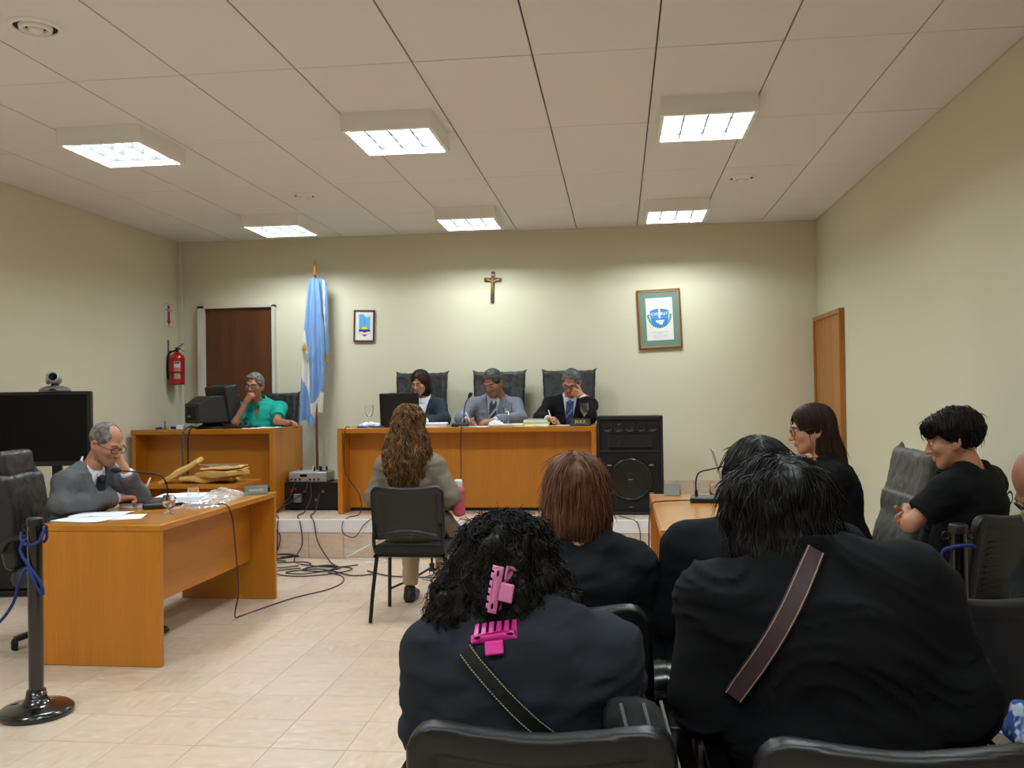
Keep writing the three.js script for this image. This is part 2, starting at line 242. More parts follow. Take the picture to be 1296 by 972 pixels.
// ---------------------------------------------------------------- ceiling fittings
function ceilingLight(x, z, label) {
  const L = thing('ceiling_light', label, 'light', [x, HC, z], 0, 'square louvred ceiling lights'), w = 0.548, d = 0.585, h = 0.105, t = 0.012;
  part('housing', [b2(-w / 2, w / 2, -h, 0, -d / 2, -d / 2 + t, 0), b2(-w / 2, w / 2, -h, 0, d / 2 - t, d / 2, 0), b2(-w / 2, -w / 2 + t, -h, 0, -d / 2 + t, d / 2 - t, 0), b2(w / 2 - t, w / 2, -h, 0, -d / 2 + t, d / 2 - t, 0), b2(-w / 2 + t, w / 2 - t, -0.008, -0.001, -d / 2 + t, d / 2 - t, 0)], M.fitting, L);
  part('rim', [b2(-w / 2 + 0.002, w / 2 - 0.002, -h - 0.002, -h - 0.0002, -d / 2 + 0.002, -d / 2 + 0.026, 0), b2(-w / 2 + 0.002, w / 2 - 0.002, -h - 0.002, -h - 0.0002, d / 2 - 0.026, d / 2 - 0.002, 0), b2(-w / 2 + 0.002, -w / 2 + 0.022, -h - 0.002, -h - 0.0002, -d / 2 + 0.026, d / 2 - 0.026, 0), b2(w / 2 - 0.022, w / 2 - 0.002, -h - 0.002, -h - 0.0002, -d / 2 + 0.026, d / 2 - 0.026, 0)], M.fitting, L);
  for (let i = 1; i < 4; i++) part('louvre_blade', mergeGeometries([b2(-0.0015, 0.0015, -h + 0.003, -h + 0.04, -d / 2 + t, d / 2 - t, 0), b2(-0.0045, 0.0045, -h + 0.001, -h + 0.004, -d / 2 + t, d / 2 - t, 0)]).translate(-w / 2 + i * w / 4, 0, 0), M.louver, L);
  for (let i = 1; i < 4; i++) part('cross_blade', mergeGeometries([b2(-w / 2 + t, w / 2 - t, -h + 0.006, -h + 0.04, -0.001, 0.001, 0), b2(-w / 2 + t, w / 2 - t, -h + 0.002, -h + 0.006, -0.004, 0.004, 0)]).translate(0, 0, -d / 2 + i * d / 4), M.louver, L);
  for (let i = 0; i < 4; i++) part('fluorescent_tube', cyl(0.012, 0.012, w - 0.05, 0, -(w - 0.05) / 2, 0, 12).rotateZ(Math.PI / 2).translate(0, -0.026, -d / 2 + (i + 0.5) * d / 4), M.tubeGlow, L);
  const a = new THREE.RectAreaLight(LAMP_COLOR, LAMP_POWER, w - 0.04, d - 0.04); a.name = 'tube_light'; a.position.set(0, -0.046, 0); a.rotation.x = -Math.PI / 2; L.add(a);
  for (const [z, s] of [[-0.15, 1], [0.15, 1], [-0.15, -1], [0.15, -1]]) { const b = new THREE.RectAreaLight(LAMP_COLOR, LAMP_SIDE, w - 0.05, 0.036); b.name = 'tube_side_light'; b.position.set(0, -0.05, z + s * 0.012); b.rotation.x = -0.6; b.rotation.order = 'YXZ'; b.rotation.y = s > 0 ? Math.PI : 0; L.add(b); }   // the flanks of the tubes
}
const lampX = [-3.155, -1.345, 0.535], lampLabels = ['over the desk of the suited man', 'over the witness chair', 'over the table by the right wall', 'over the clerk with the computer', 'over the judges bench', 'over the black loudspeaker'];
[[-8.295, 3], [-5.525, 0]].forEach(([z, k]) => lampX.forEach((x, i) => ceilingLight(x, z, 'square white louvred fluorescent light ' + lampLabels[k + i])));
lampX.forEach((x, i) => ceilingLight(x, -2.755, ['square white louvred fluorescent light over the stanchion', 'square white louvred fluorescent light over the bare floor', 'square white louvred fluorescent light over the seated audience'][i]));
lampX.forEach((x, i) => ceilingLight(x, 0.015, ['square white louvred fluorescent light by the left wall at the rear', 'square white louvred fluorescent light in the middle at the rear', 'square white louvred fluorescent light above the back row'][i]));
function ceilingVent(x, z, r, label) {
  const L = thing('ceiling_vent', label, 'vent', [x, HC, z], 0, 'round ceiling air vents');
  part('outer_ring', lathe([[r, 0.0], [r, -0.004], [r * 0.93, -0.012], [r * 0.86, -0.014], [r * 0.8, -0.006], [r * 0.8, 0.01]], 36), M.fitting, L);
  part('cone', lathe([[r * 0.63, 0.004], [r * 0.6, -0.014], [r * 0.48, -0.02], [r * 0.43, -0.008], [r * 0.43, 0.004]], 36), M.fitting, L);
  part('cone', lathe([[r * 0.3, 0.004], [r * 0.27, -0.018], [r * 0.18, -0.026], [0.0, -0.024]], 30), M.fitting, L);
  part('throat', lathe([[r * 0.82, 0.0], [0, 0.0]], 30).translate(0, -0.0006, 0), M.rubber, L);
}
ceilingVent(-2.585, -3.8, 0.115, 'round white ceiling vent beside the light over the stanchion');
ceilingVent(-2.58, -7.31, 0.105, 'round white ceiling vent between the left wall and the bench');
ceilingVent(0.99, -7.32, 0.115, 'round white ceiling vent near the light above the loudspeaker');
// ================================================================ FURNITURE
const W = (g, swap = false, o = 0) => boxUV(g, 1, swap, o, o * 0.7);
{ // judges' bench on the dais
  const x0 = -2.6, x1 = -0.205, zf = -8.18, zb = -8.66, top = 1.135, B = thing('judges_bench', 'long orange wooden bench of the three judges on the dais', 'bench', [(x0 + x1) / 2, PH, (zf + zb) / 2]);
  const cx = (x0 + x1) / 2, cz = (zf + zb) / 2, T = (g) => g.translate(-cx, -PH, -cz);
  part('worktop', W(T(b2(x0 + 0.045, x1 - 0.045, top - 0.05, top - 0.005, zb, zf - 0.012, 0.004, 2)), true), M.woodTop, B);
  part('end_panel', W(T(b2(x0, x0 + 0.045, PH, top, zb, zf, 0.006, 2)), false, 0.2), M.wood, B);
  part('end_panel', W(T(b2(x1 - 0.045, x1, PH, top, zb, zf, 0.006, 2)), false, 0.6), M.wood, B);
  part('front_panel', W(T(b2(x0 + 0.045, x1 - 0.045, PH + 0.03, top - 0.05, zf - 0.27, zf - 0.245, 0.002)), false, 0.35), M.wood, B);
  part('kick_gap', T(b2(x0 + 0.045, x1 - 0.045, PH, PH + 0.03, zf - 0.275, zf - 0.255, 0)), M.rubber, B);
}
{ // clerk's desk on the dais
  const x0 = -4.63, x1 = -3.215, zf = -8.18, zb = -8.72, top = 1.14, B = thing('clerk_desk', 'orange wooden desk on the dais carrying the old computer monitor', 'desk', [(x0 + x1) / 2, PH, (zf + zb) / 2]), cx = (x0 + x1) / 2, cz = (zf + zb) / 2, T = (g) => g.translate(-cx, -PH, -cz);
  part('desktop', W(T(b2(x0, x1 - 0.04, top - 0.05, top - 0.004, zb, zf - 0.005, 0.004, 2)), true, 0.4), M.woodTop, B);
  part('end_panel', W(T(b2(x1 - 0.04, x1, PH, top, -8.98, zf, 0.006, 2)), false, 0.45), M.wood, B);
  part('end_panel', W(T(b2(x0, x0 + 0.04, PH, top - 0.05, zb, zf - 0.02, 0.004)), false, 0.75), M.wood, B);
  part('front_panel', W(T(b2(x0 + 0.04, x1 - 0.04, PH + 0.22, top - 0.05, zf - 0.27, zf - 0.245, 0.002)), true, 0.15), M.wood, B);
}
function benchTable(name, label, sgn, xFront, zNear, zFar, depth, nearPanel) { // long table along z; sgn = +1 when its front faces +x
  const B = thing(name, label, 'table', [xFront - sgn * depth / 2, 0, (zNear + zFar) / 2]), cx = B.position.x, cz = B.position.z, T = (g) => g.translate(-cx, 0, -cz), xb = xFront - sgn * depth, lo = Math.min(xFront, xb), hi = Math.max(xFront, xb), top = 0.755;
  part('tabletop', W(T(b2(lo, hi, top - 0.035, top, zFar, zNear, 0.006, 2)), false, 0.1), M.woodTop, B);
  if (nearPanel) part('end_panel', W(T(b2(lo + 0.002, hi - 0.004, 0.002, top - 0.035, zNear - 0.04, zNear - 0.004, 0.003)), false, 0.3), M.wood, B);
  else part('end_panel', W(T(b2(lo + 0.5, hi - 0.004, 0.002, top - 0.035, zNear - 0.16, zNear - 0.13, 0.003)), false, 0.3), M.wood, B);
  part('end_panel', W(T(b2(lo + 0.002, hi - 0.004, 0.002, top - 0.035, zFar + 0.004, zFar + 0.04, 0.003)), false, 0.8), M.wood, B);
  const xm = xFront - sgn * 0.2; part('modesty_panel', W(T(b2(xm - 0.012, xm + 0.012, 0.27, top - 0.035, zFar + 0.04, zNear - (nearPanel ? 0.04 : 0.16), 0.002)), true, 0.55), M.wood, B);
  return B;
}
benchTable('counsel_table', 'long orange wooden table where the man in grey suit writes', 1, -2.43, -4.58, -6.24, 0.7, true);
benchTable('side_table', 'long orange wooden table beside the loudspeaker with a table microphone', -1, 0.19, -4.47, -6.06, 0.7, false);
{ // low table with the envelopes
  const B = thing('low_table', 'small wooden table with brown envelopes in front of the dais', 'table', [-3.5, 0, -7.3]);
  part('tabletop', W(box(0.84, 0.035, 0.5, 0, 0.71, 0, 0.005, 2), true, 0.2), M.woodTop, B);
  for (const s of [-1, 1]) part('side_panel', W(box(0.035, 0.69, 0.46, s * 0.39, 0.347, 0, 0.003), false, 0.3 + s * 0.1), M.wood, B);
  part('back_panel', W(box(0.745, 0.4, 0.02, 0, 0.48, -0.2, 0.002), true, 0.1), M.wood, B);
}
// ---------------------------------------------------------------- chairs
function starBase(P, y0, r = 0.29, tall = 0.4) {
  part('gas_column', [cyl(0.028, 0.028, tall * 0.55, 0, y0 + 0.07, 0, 16), cyl(0.016, 0.016, tall - 0.05, 0, y0 + 0.07, 0, 16)], M.blackMetal, P);
  for (let k = 0; k < 5; k++) { const a = k * Math.PI * 2 / 5 + 0.3, c = Math.cos(a), s = Math.sin(a);
    part('base_arm', band([[c * 0.02, y0 + 0.1, s * 0.02], [c * r * 0.6, y0 + 0.085, s * r * 0.6], [c * r, y0 + 0.062, s * r]], 0.045, 0.025, () => V(-s, 0, c)), M.plastic, P);
    const w = part('caster', [cyl(0.027, 0.027, 0.014, 0, -0.007, -0.012, 16).rotateX(Math.PI / 2), cyl(0.027, 0.027, 0.014, 0, -0.007, 0.012, 16).rotateX(Math.PI / 2), cyl(0.007, 0.007, 0.04, 0, 0, 0, 8)], M.rubber, P); w.position.set(c * r, y0 + 0.028, s * r); w.rotation.y = a; }
}
// office armchair, faces +z; style: tall (judges), rolls (ribbed grey), head (separate headrest)
function officeChair(name, label, category, style, pos, turn, group) {
  const P = thing(name, label, category, pos, turn, group), seatY = 0.46, bw = 0.265;
  part('seat', boxUV(nets((x, y, z) => sdBox(x, y, z, 0.255, 0.055 + 0.012 * Math.cos(x * 8), 0.25, 0.045) + 0.003 * noise3(x * 9, y * 9, z * 9), [-0.3, -0.1, -0.3], [0.3, 0.1, 0.3], 0.013)).translate(0, seatY - 0.04, 0.02), style === 'rolls' ? M.leatherGrey : M.leather, P);
  const rake = style === 'rolls' ? 0.24 : 0.12;
  const H = style === 'head' ? 0.27 : style === 'rolls' ? 0.335 : 0.43, back = nets((x, y, z) => {
    const wv = 0.0035 * noise3(x * 14, y * 7, 3) + 0.0025 * noise3(x * 25 + y * 6, y * 22, 5), yy = y / H;
    let d = sdBox(x, y, z - 0.12 * x * x, bw - 0.012 * (1 - yy), H, (style === 'rolls' ? 0.03 : 0.05) + (style === 'rolls' ? 0.012 * Math.abs(Math.sin((y + 0.43) * 15)) * (y < 0.1 ? 1 : 0.2) : 0.006 * Math.cos(yy * 3)), 0.035);
    for (const s of [-1, 1]) d = smin(d, sdCap(x, y, z, V(s * (bw - 0.05), H - 0.045, 0), V(s * (bw + 0.012), H + 0.022, -0.01), 0.028, 0.008), 0.03);   // pointed corners of the cover
    return d + wv;
  }, [-0.32, -H - 0.06, -0.09], [0.32, H + 0.06, 0.11], 0.0105);
  const b = part('backrest', boxUV(back), style === 'rolls' ? M.leatherGrey : M.leather, P); b.position.set(0, seatY + H + 0.0, -0.24 - Math.sin(rake) * H * 0.6); b.rotation.x = -rake;
  if (style === 'rolls') { const s = part('back_shell', nets((x, y, z) => sdBox(x, y, z - 0.12 * x * x, bw, H, 0.05, 0.03), [-0.3, -0.5, -0.08], [0.3, 0.5, 0.1], 0.015).translate(0, 0, -0.055), M.leather, b); for (const q of [-1, 1]) for (let k = 0; k < 7; k++) part('side_pleat', pipe([[q * (bw + 0.004), -0.29 + k * 0.09, -0.01], [q * (bw + 0.004), -0.29 + k * 0.09, -0.08]], 0.006, 6), M.leather, b); }
  if (style === 'head') { const h = part('headrest', boxUV(nets((x, y, z) => sdBox(x, y, z - 0.12 * x * x, 0.2, 0.085, 0.045, 0.035) + 0.003 * noise3(x * 14, y * 14, 2), [-0.26, -0.12, -0.08], [0.26, 0.12, 0.1], 0.011)), M.leather, P); h.position.set(0, seatY + 0.59, -0.315); h.rotation.x = -rake; part('headrest_post', [pipe([[-0.08, 0.5, -0.34], [-0.08, 1.08, -0.36]], 0.008, 8), pipe([[0.08, 0.5, -0.34], [0.08, 1.08, -0.36]], 0.008, 8)], M.blackMetal, P); }
  for (const s of [-1, 1]) part('armrest', band([[s * 0.27, seatY - 0.06, 0.02], [s * 0.31, seatY + 0.02, 0.13], [s * 0.315, seatY + 0.14, 0.2], [s * 0.315, seatY + 0.205, 0.12], [s * 0.315, seatY + 0.21, -0.06], [s * 0.3, seatY + 0.19, -0.2], [s * 0.27, seatY + 0.12, -0.26]], 0.05, 0.026, () => V(1, 0, 0)), M.gloss, P);
  part('underframe', box(0.2, 0.03, 0.24, 0, seatY - 0.108, 0, 0.006), M.blackMetal, P);
  starBase(P, 0, 0.29, seatY - 0.17 + 0.06);
  return P;
}
// backrest of moulded plastic: raised rim, recessed panel, soft pad in front
function shellBack(w, h, t = 0.016) {
  return nets((x, y, z) => {
    const zz = z - 0.35 * x * x * 1.0 + 0.0, hh = h - 0.012 * Math.cos(x / w * Math.PI), yy = y + (y > 0 ? 0.008 * (1 - Math.cos(x / w * 2.2)) : -0.02 * Math.cos(x / w * 1.5) + 0.02);
    let d = sdBox(x, yy, zz, w, hh, t, Math.min(0.014, t * 0.9)); const q = Math.max(Math.abs(x) - w + 0.06, 0), r = Math.max(Math.abs(yy) - hh + 0.06, 0); d = Math.max(d, Math.sqrt(q * q + r * r) - 0.06);
    const ins = sdBox(x, yy + 0.005, zz + t + 0.004, w - 0.042, hh - 0.04, 0.013, 0.012); return smax(d, -ins, 0.006);
  }, [-w - 0.03, -h - 0.05, -0.05], [w + 0.03, h + 0.05, 0.09], 0.0072);
}
const backSmall = shellBack(0.235, 0.165, 0.017), backBig = shellBack(0.222, 0.175, 0.02);
const padSmall = nets((x, y, z) => sdBox(x, y, z - 0.35 * x * x, 0.205, 0.135, 0.014, 0.012), [-0.24, -0.17, -0.04], [0.24, 0.17, 0.07], 0.011);
const seatPad = nets((x, y, z) => sdBox(x, y - 0.1 * z * z - 0.05 * x * x, z, 0.23, 0.03, 0.225, 0.026), [-0.28, -0.06, -0.28], [0.28, 0.07, 0.28], 0.013);
function stackChair(name, label, category, pos, turn, group) { // four-legged visitor chair, faces +z
  const P = thing(name, label, category, pos, turn, group);
  const b = part('backrest', boxUV(backSmall), M.plastic, P); b.position.set(0, 0.7, -0.235); b.rotation.x = -0.14; part('back_pad', boxUV(padSmall), M.plasticPad, b).position.z = 0.024;
  part('seat', boxUV(seatPad), M.plasticPad, P).position.set(0, 0.45, 0);
  part('seat_frame', [pipe([[-0.22, 0.415, 0.2], [-0.22, 0.415, -0.2]], 0.011, 8), pipe([[0.22, 0.415, 0.2], [0.22, 0.415, -0.2]], 0.011, 8), pipe([[-0.22, 0.415, 0.17], [0.22, 0.415, 0.17]], 0.011, 8), pipe([[-0.22, 0.415, -0.17], [0.22, 0.415, -0.17]], 0.011, 8)], M.blackMetal, P);
  for (const s of [-1, 1]) { part('leg', pipe([[s * 0.22, 0.42, 0.15], [s * 0.235, 0.2, 0.19], [s * 0.245, 0.004, 0.215]], 0.0125, 8), M.blackMetal, P); part('leg', pipe([[s * 0.22, 0.42, -0.15], [s * 0.235, 0.2, -0.2], [s * 0.245, 0.004, -0.235]], 0.0125, 8), M.blackMetal, P); part('back_upright', pipe([[s * 0.222, 0.41, -0.14], [s * 0.222, 0.48, -0.21], [s * 0.212, 0.62, -0.232]], 0.012, 8), M.blackMetal, P); }
  return P;
}
function armChair(name, label, category, pos, turn, group) { // audience chair with glossy bent arms, faces +z
  const P = thing(name, label, category, pos, turn, group);
  const b = part('backrest', boxUV(backBig), M.plastic, P); b.position.set(0, 0.712, -0.25); b.rotation.x = -0.12; part('back_pad', boxUV(padSmall), M.plasticPad, b).position.z = 0.026;
  part('seat', boxUV(seatPad), M.plasticPad, P).position.set(0, 0.45, 0);
  part('seat_frame', [box(0.44, 0.02, 0.03, 0, 0.41, 0.16, 0.004), box(0.44, 0.02, 0.03, 0, 0.41, -0.17, 0.004)], M.blackMetal, P);
  for (const s of [-1, 1]) {
    part('armrest', band([[s * 0.25, 0.42, 0.2], [s * 0.25, 0.6, 0.235], [s * 0.25, 0.7, 0.225], [s * 0.25, 0.728, 0.16], [s * 0.25, 0.735, 0.0], [s * 0.25, 0.735, -0.17], [s * 0.25, 0.715, -0.24], [s * 0.25, 0.66, -0.265], [s * 0.25, 0.5, -0.26], [s * 0.245, 0.42, -0.2]], 0.034, 0.014, () => V(1, 0, 0)), M.gloss, P);
    part('leg', pipe([[s * 0.245, 0.43, 0.19], [s * 0.25, 0.004, 0.23]], 0.0125, 8), M.blackMetal, P); part('leg', pipe([[s * 0.245, 0.43, -0.19], [s * 0.25, 0.004, -0.27]], 0.0125, 8), M.blackMetal, P);
    part('back_upright', pipe([[s * 0.2, 0.42, -0.17], [s * 0.2, 0.5, -0.235], [s * 0.2, 0.64, -0.25]], 0.012, 8), M.blackMetal, P);
  }
  return P;
}
function taskChair(name, label, category, pos, turn) { // small swivel chair, moulded back
  const P = thing(name, label, category, pos, turn);
  const b = part('backrest', boxUV(shellBack(0.225, 0.2, 0.02)), M.plastic, P); b.position.set(0, 0.72, -0.25); b.rotation.x = -0.2; part('back_pad', boxUV(padSmall), M.plasticPad, b).position.z = 0.026;
  part('vent_rib', Array.from({ length: 9 }, (_, k) => box(0.3, 0.005, 0.006, 0, -0.12 + k * 0.026, -0.008, 0.002)), M.plastic, b);
  part('seat', boxUV(seatPad), M.plasticPad, P).position.set(0, 0.46, 0);
  part('back_bar', band([[0, 0.41, -0.05], [0, 0.4, -0.24], [0, 0.46, -0.31], [0, 0.6, -0.295]], 0.07, 0.012, () => V(1, 0, 0)), M.steel, P);
  starBase(P, 0, 0.28, 0.36); return P;
}
const judgeChair = officeChair('judge_chair', 'tall black leather chair behind the woman with the laptop', 'chair', 'tall', [-2.0, PH, -8.87], 0, 'black leather judge chairs');
judgeChair.position.set(-2.0, PH + 0.0, -8.83);
copy(judgeChair, [-1.2, PH, -8.83], 0.0, 'tall black leather chair behind the grey-suited judge');
copy(judgeChair, [-0.495, PH, -8.83], 0.0, 'tall black leather chair behind the black-suited judge');
copy(judgeChair, [-3.57, PH, -8.92], 0.05, 'black leather chair behind the man in the teal shirt').scale.set(0.94, 0.86, 0.94);
officeChair('desk_chair', 'black leather desk chair with headrest under the grey-suited man', 'chair', 'head', [-3.26, 0, -5.06], Math.PI / 2 + 0.2);
officeChair('ribbed_chair', 'grey and black ribbed leather armchair by the right wall', 'chair', 'rolls', [1.1, 0, -4.7], -Math.PI / 2 + 0.03);
stackChair('witness_chair', 'black four-legged chair of the long-haired witness', 'chair', [-1.32, 0, -5.8], Math.PI - 0.02);
taskChair('task_chair', 'black swivel chair under the teenager in the black tee shirt', 'chair', [1.43, 0, -4.13], -Math.PI / 2 - 1.0);
const seatRow = 'black audience chairs with glossy arms';
armChair('audience_chair', 'black audience chair under the woman with pink hair clips', 'chair', [-0.137, 0, -1.73], Math.PI, seatRow);
const AC = scene.children[scene.children.length - 1];
copy(AC, [0.42, 0, -1.7], Math.PI, 'black audience chair under the person with the maroon shoulder strap');
copy(AC, [-0.155, 0, -2.58], Math.PI, 'black audience chair under the red-haired woman');
copy(AC, [0.375, 0, -2.58], Math.PI, 'black audience chair in front of the person with the maroon strap');
copy(AC, [0.94, 0, -2.74], Math.PI, 'empty black audience chair next to the blue tie-dye skirt');
copy(AC, [0.97, 0, -1.78], Math.PI, 'black audience chair under the person in the blue tie-dye skirt');
copy(AC, [1.56, 0, -3.05], Math.PI / 2 + Math.PI, 'black audience chair under the bald man by the right wall');
// ================================================================ THINGS ON THE WALLS
{ // flag on its pole
  const F = thing('flag', 'sky blue and white flag with golden sun on a wooden pole', 'flag', [-3.1, PH, -9.08]);
  part('pole', cyl(0.014, 0.014, 2.36, 0, 0.03, 0, 12), std(0x6a3a1a, { roughness: 0.4 }), F);
  part('finial', lathe([[0.0, 0.16], [0.006, 0.12], [0.016, 0.07], [0.024, 0.04], [0.02, 0.012], [0.012, 0.004], [0.022, 0], [0.022, -0.012], [0.014, -0.02]], 18).translate(0, 2.37, 0), std(0xb5772e, { roughness: 0.35 }), F);
  part('base', lathe([[0, 0], [0.15, 0], [0.15, 0.015], [0.05, 0.03], [0.03, 0.08], [0.016, 0.09]], 24), M.blackMetal, F);
  const blue = new THREE.Color(0x7fa3d6), white = new THREE.Color(0xe6e3d6), gold = new THREE.Color(0xb08a3c);
  const sheet = (x0f, x1f, y0, y1, cf, nu, nv, amp, zoff, ph) => { const pos = [], col = [], uv = [], idx = [];
    for (let j = 0; j <= nv; j++) for (let i = 0; i <= nu; i++) { const u = i / nu, v = j / nv, x = x0f(v) + (x1f(v) - x0f(v)) * u, y = y0(u) + (y1(u) - y0(u)) * v, z = zoff + amp * (0.35 + 0.65 * v) * Math.sin(u * ph + v * 1.2 + 0.6 * Math.sin(v * 5)) + 0.006 * noise3(u * 5, v * 7, ph); pos.push(x, y, z); uv.push(x, y); const c = cf(u, v); col.push(c.r, c.g, c.b); }
    for (let j = 0; j < nv; j++) for (let i = 0; i < nu; i++) { const a = j * (nu + 1) + i; idx.push(a, a + 1, a + nu + 2, a, a + nu + 2, a + nu + 1); }
    const g = new THREE.BufferGeometry(); g.setAttribute('position', new THREE.Float32BufferAttribute(pos, 3)); g.setAttribute('color', new THREE.Float32BufferAttribute(col, 3)); g.setAttribute('uv', new THREE.Float32BufferAttribute(uv, 2)); g.setIndex(idx); g.computeVertexNormals(); return g; };
  const cloth = phys(0xffffff, { vertexColors: true, side: THREE.DoubleSide, roughness: 0.85, transmission: 0.12, thickness: 0, bumpMap: rep(fabricBump, 8), bumpScale: 0.0004 });
  // flag coordinates: the white band runs from the outer edge down across the folds to the lower corner
  part('cloth', sheet((v) => -0.055 - 0.12 * v ** 0.8, (v) => 0.05 + 0.055 * Math.sin(v * 2.6), (u) => 2.32 - 0.05 * Math.abs(u - 0.5), (u) => 0.78 + 0.12 * u + 0.05 * Math.sin(u * 9), (u, v) => { return v > 0.34 + 0.51 * sstep(0, 0.5, u) && v < 0.66 + 0.5 * u ? white : blue; }, 90, 150, 0.032, 0.035, 15), cloth, F);
  part('cloth_fold', sheet(() => 0.035, (v) => 0.125 + 0.005 * v, (u) => 2.33 - 0.06 * u, (u) => 1.5 - 0.05 * u, (u, v) => (v > 0.9 ? gold : u > 0.4 && u < 0.72 ? white : blue), 40, 60, 0.018, -0.01, 10), cloth, F);
  part('sun_emblem', (() => { const s = new THREE.Shape(); for (let k = 0; k <= 64; k++) { const a = k / 64 * Math.PI * 2, r = k % 2 ? 0.03 : 0.062 - (k % 4 ? 0.018 : 0); k ? s.lineTo(Math.cos(a) * r * 0.75, Math.sin(a) * r * 1.1) : s.moveTo(r * 0.75, 0); } return new THREE.ExtrudeGeometry(s, { depth: 0.002, bevelEnabled: false }); })().rotateX(-0.05).rotateY(-0.25).translate(-0.092, 1.585, 0.088), std(0xb99545, { roughness: 0.7 }), F);
  part('sun_face', xf(new THREE.SphereGeometry(0.024, 16, 12), { s: [0.8, 1.1, 0.25], p: [-0.092, 1.585, 0.091] }), std(0xa27f3a, { roughness: 0.7 }), F);
}
function frame(name, label, w, h, pos, roll, frameMat, pictureMat, inner) {
  const F = thing(name, label, 'picture', pos); F.rotation.z = roll; const t = 0.018, d = 0.024;
  for (const s of [-1, 1]) { part('frame_rail', boxUV(box(w, t, d, 0, s * (h / 2 - t / 2), 0, 0.004, 2)), frameMat, F); part('frame_rail', boxUV(box(t, h - 2 * t, d, s * (w / 2 - t / 2), 0, 0, 0.004, 2)), frameMat, F); }
  part('print', plate(w - 2 * t, h - 2 * t, 0, 0, 0.002), pictureMat, F);
  part('backing', box(w - 0.01, h - 0.01, 0.006, 0, 0, -0.007, 0), M.cableMaroon, F);
  if (inner) inner(F, w, h, t);
  return F;
}
const emblemPrint = canvasMat(300, 460, (c, w, h) => {
  c.fillStyle = '#e9e6dc'; c.fillRect(0, 0, w, h); c.fillStyle = '#5fb0e4'; c.beginPath(); c.moveTo(60, 40); c.lineTo(130, 36); c.quadraticCurveTo(170, 70, 250, 78); c.lineTo(252, 290); c.lineTo(62, 290); c.fill();
  c.fillStyle = '#dfeaf0'; c.beginPath(); c.moveTo(140, 55); c.quadraticCurveTo(190, 62, 225, 95); c.quadraticCurveTo(180, 100, 140, 55); c.fill();
  c.fillStyle = '#3f6f9c'; c.fillRect(154, 120, 5, 110); c.fillRect(146, 150, 21, 3);
  c.fillStyle = '#f2cf3a'; c.beginPath(); c.arc(157, 290, 52, Math.PI, 0); c.fill();
  c.fillStyle = '#26318c'; c.fillRect(62, 286, 190, 46); c.fillStyle = '#e8e4dc'; c.strokeStyle = '#9a5a4a'; c.lineWidth = 4; c.beginPath(); c.moveTo(56, 312); c.quadraticCurveTo(80, 330, 110, 318); c.quadraticCurveTo(157, 350, 205, 318); c.quadraticCurveTo(240, 330, 262, 308); c.quadraticCurveTo(262, 360, 215, 362); c.quadraticCurveTo(157, 375, 105, 362); c.quadraticCurveTo(56, 360, 56, 312); c.fill(); c.stroke();
  c.fillStyle = '#8e4436'; c.beginPath(); c.moveTo(110, 366); c.quadraticCurveTo(157, 374, 208, 366); c.lineTo(158, 402); c.fill();
});
frame('framed_emblem', 'small framed emblem with yellow rising sun over dark blue sea', 0.226, 0.335, [-2.64, 2.165, ZB + 0.016], -0.03, std(0x5a3128, { roughness: 0.4 }), emblemPrint);
const crestPrint = canvasMat(420, 580, (c, w, h) => {
  c.fillStyle = '#6d8577'; c.fillRect(0, 0, w, h); c.fillStyle = '#e8e6de'; c.fillRect(70, 70, w - 140, h - 140);
  c.fillStyle = '#dedbd0'; c.beginPath(); c.arc(210, 165, 46, Math.PI, 0); c.fill();
  c.fillStyle = '#2a9a78'; for (let s = -1; s <= 1; s += 2) for (let k = 0; k < 9; k++) { const a = k / 8 * 1.45 + 0.05; c.save(); c.translate(210 + s * Math.cos(a) * 118, 245 + Math.sin(a) * 128); c.rotate(s * (0.6 + a)); c.beginPath(); c.ellipse(0, 0, 17, 9, 0, 0, 7); c.fill(); c.restore(); }
  c.fillStyle = '#2f86d0'; c.beginPath(); c.moveTo(112, 205); c.quadraticCurveTo(210, 160, 308, 205); c.quadraticCurveTo(306, 330, 270, 362); c.quadraticCurveTo(210, 392, 150, 362); c.quadraticCurveTo(114, 330, 112, 205); c.fill();
  c.fillStyle = '#e9f0f4'; c.font = 'bold 44px sans-serif'; c.textAlign = 'center'; c.fillText('CHUBUT', 210, 252); c.fillStyle = '#9cc4e0'; c.fillRect(124, 272, 172, 4);
  c.fillStyle = '#e4e2da'; c.fillRect(200, 178, 20, 100); c.beginPath(); c.moveTo(204, 278); c.lineTo(216, 278); c.lineTo(210, 292); c.fill();
  c.beginPath(); c.moveTo(168, 302); c.lineTo(262, 300); c.lineTo(236, 352); c.lineTo(206, 346); c.lineTo(198, 334); c.lineTo(176, 330); c.fill();
  c.fillStyle = '#9a988f'; for (let k = 0; k < 26; k++) c.fillRect(120 + k * 7, 424, k % 5 === 3 ? 0 : 5, 5); c.fillRect(188, 436, 40, 4); c.fillStyle = '#c3c1b8'; for (let k = 0; k < 5; k++) c.fillRect(135, 452 + k * 9, 150 - (k === 4 ? 60 : 0), 3);
});
frame('framed_crest', 'large framed blue crest on green mount hung above the loudspeaker', 0.435, 0.6, [0.42, 2.165, ZB + 0.02], 0.035, std(0x7a4a2a, { roughness: 0.35 }), crestPrint, (F, w, h, t) => { for (const s of [-1, 1]) { part('gilt_edge', box(w - 2 * t, 0.006, 0.01, 0, s * (h / 2 - t - 0.003), 0.006, 0.001), M.gold, F); part('gilt_edge', box(0.006, h - 2 * t, 0.01, s * (w / 2 - t - 0.003), 0, 0.006, 0.001), M.gold, F); } });
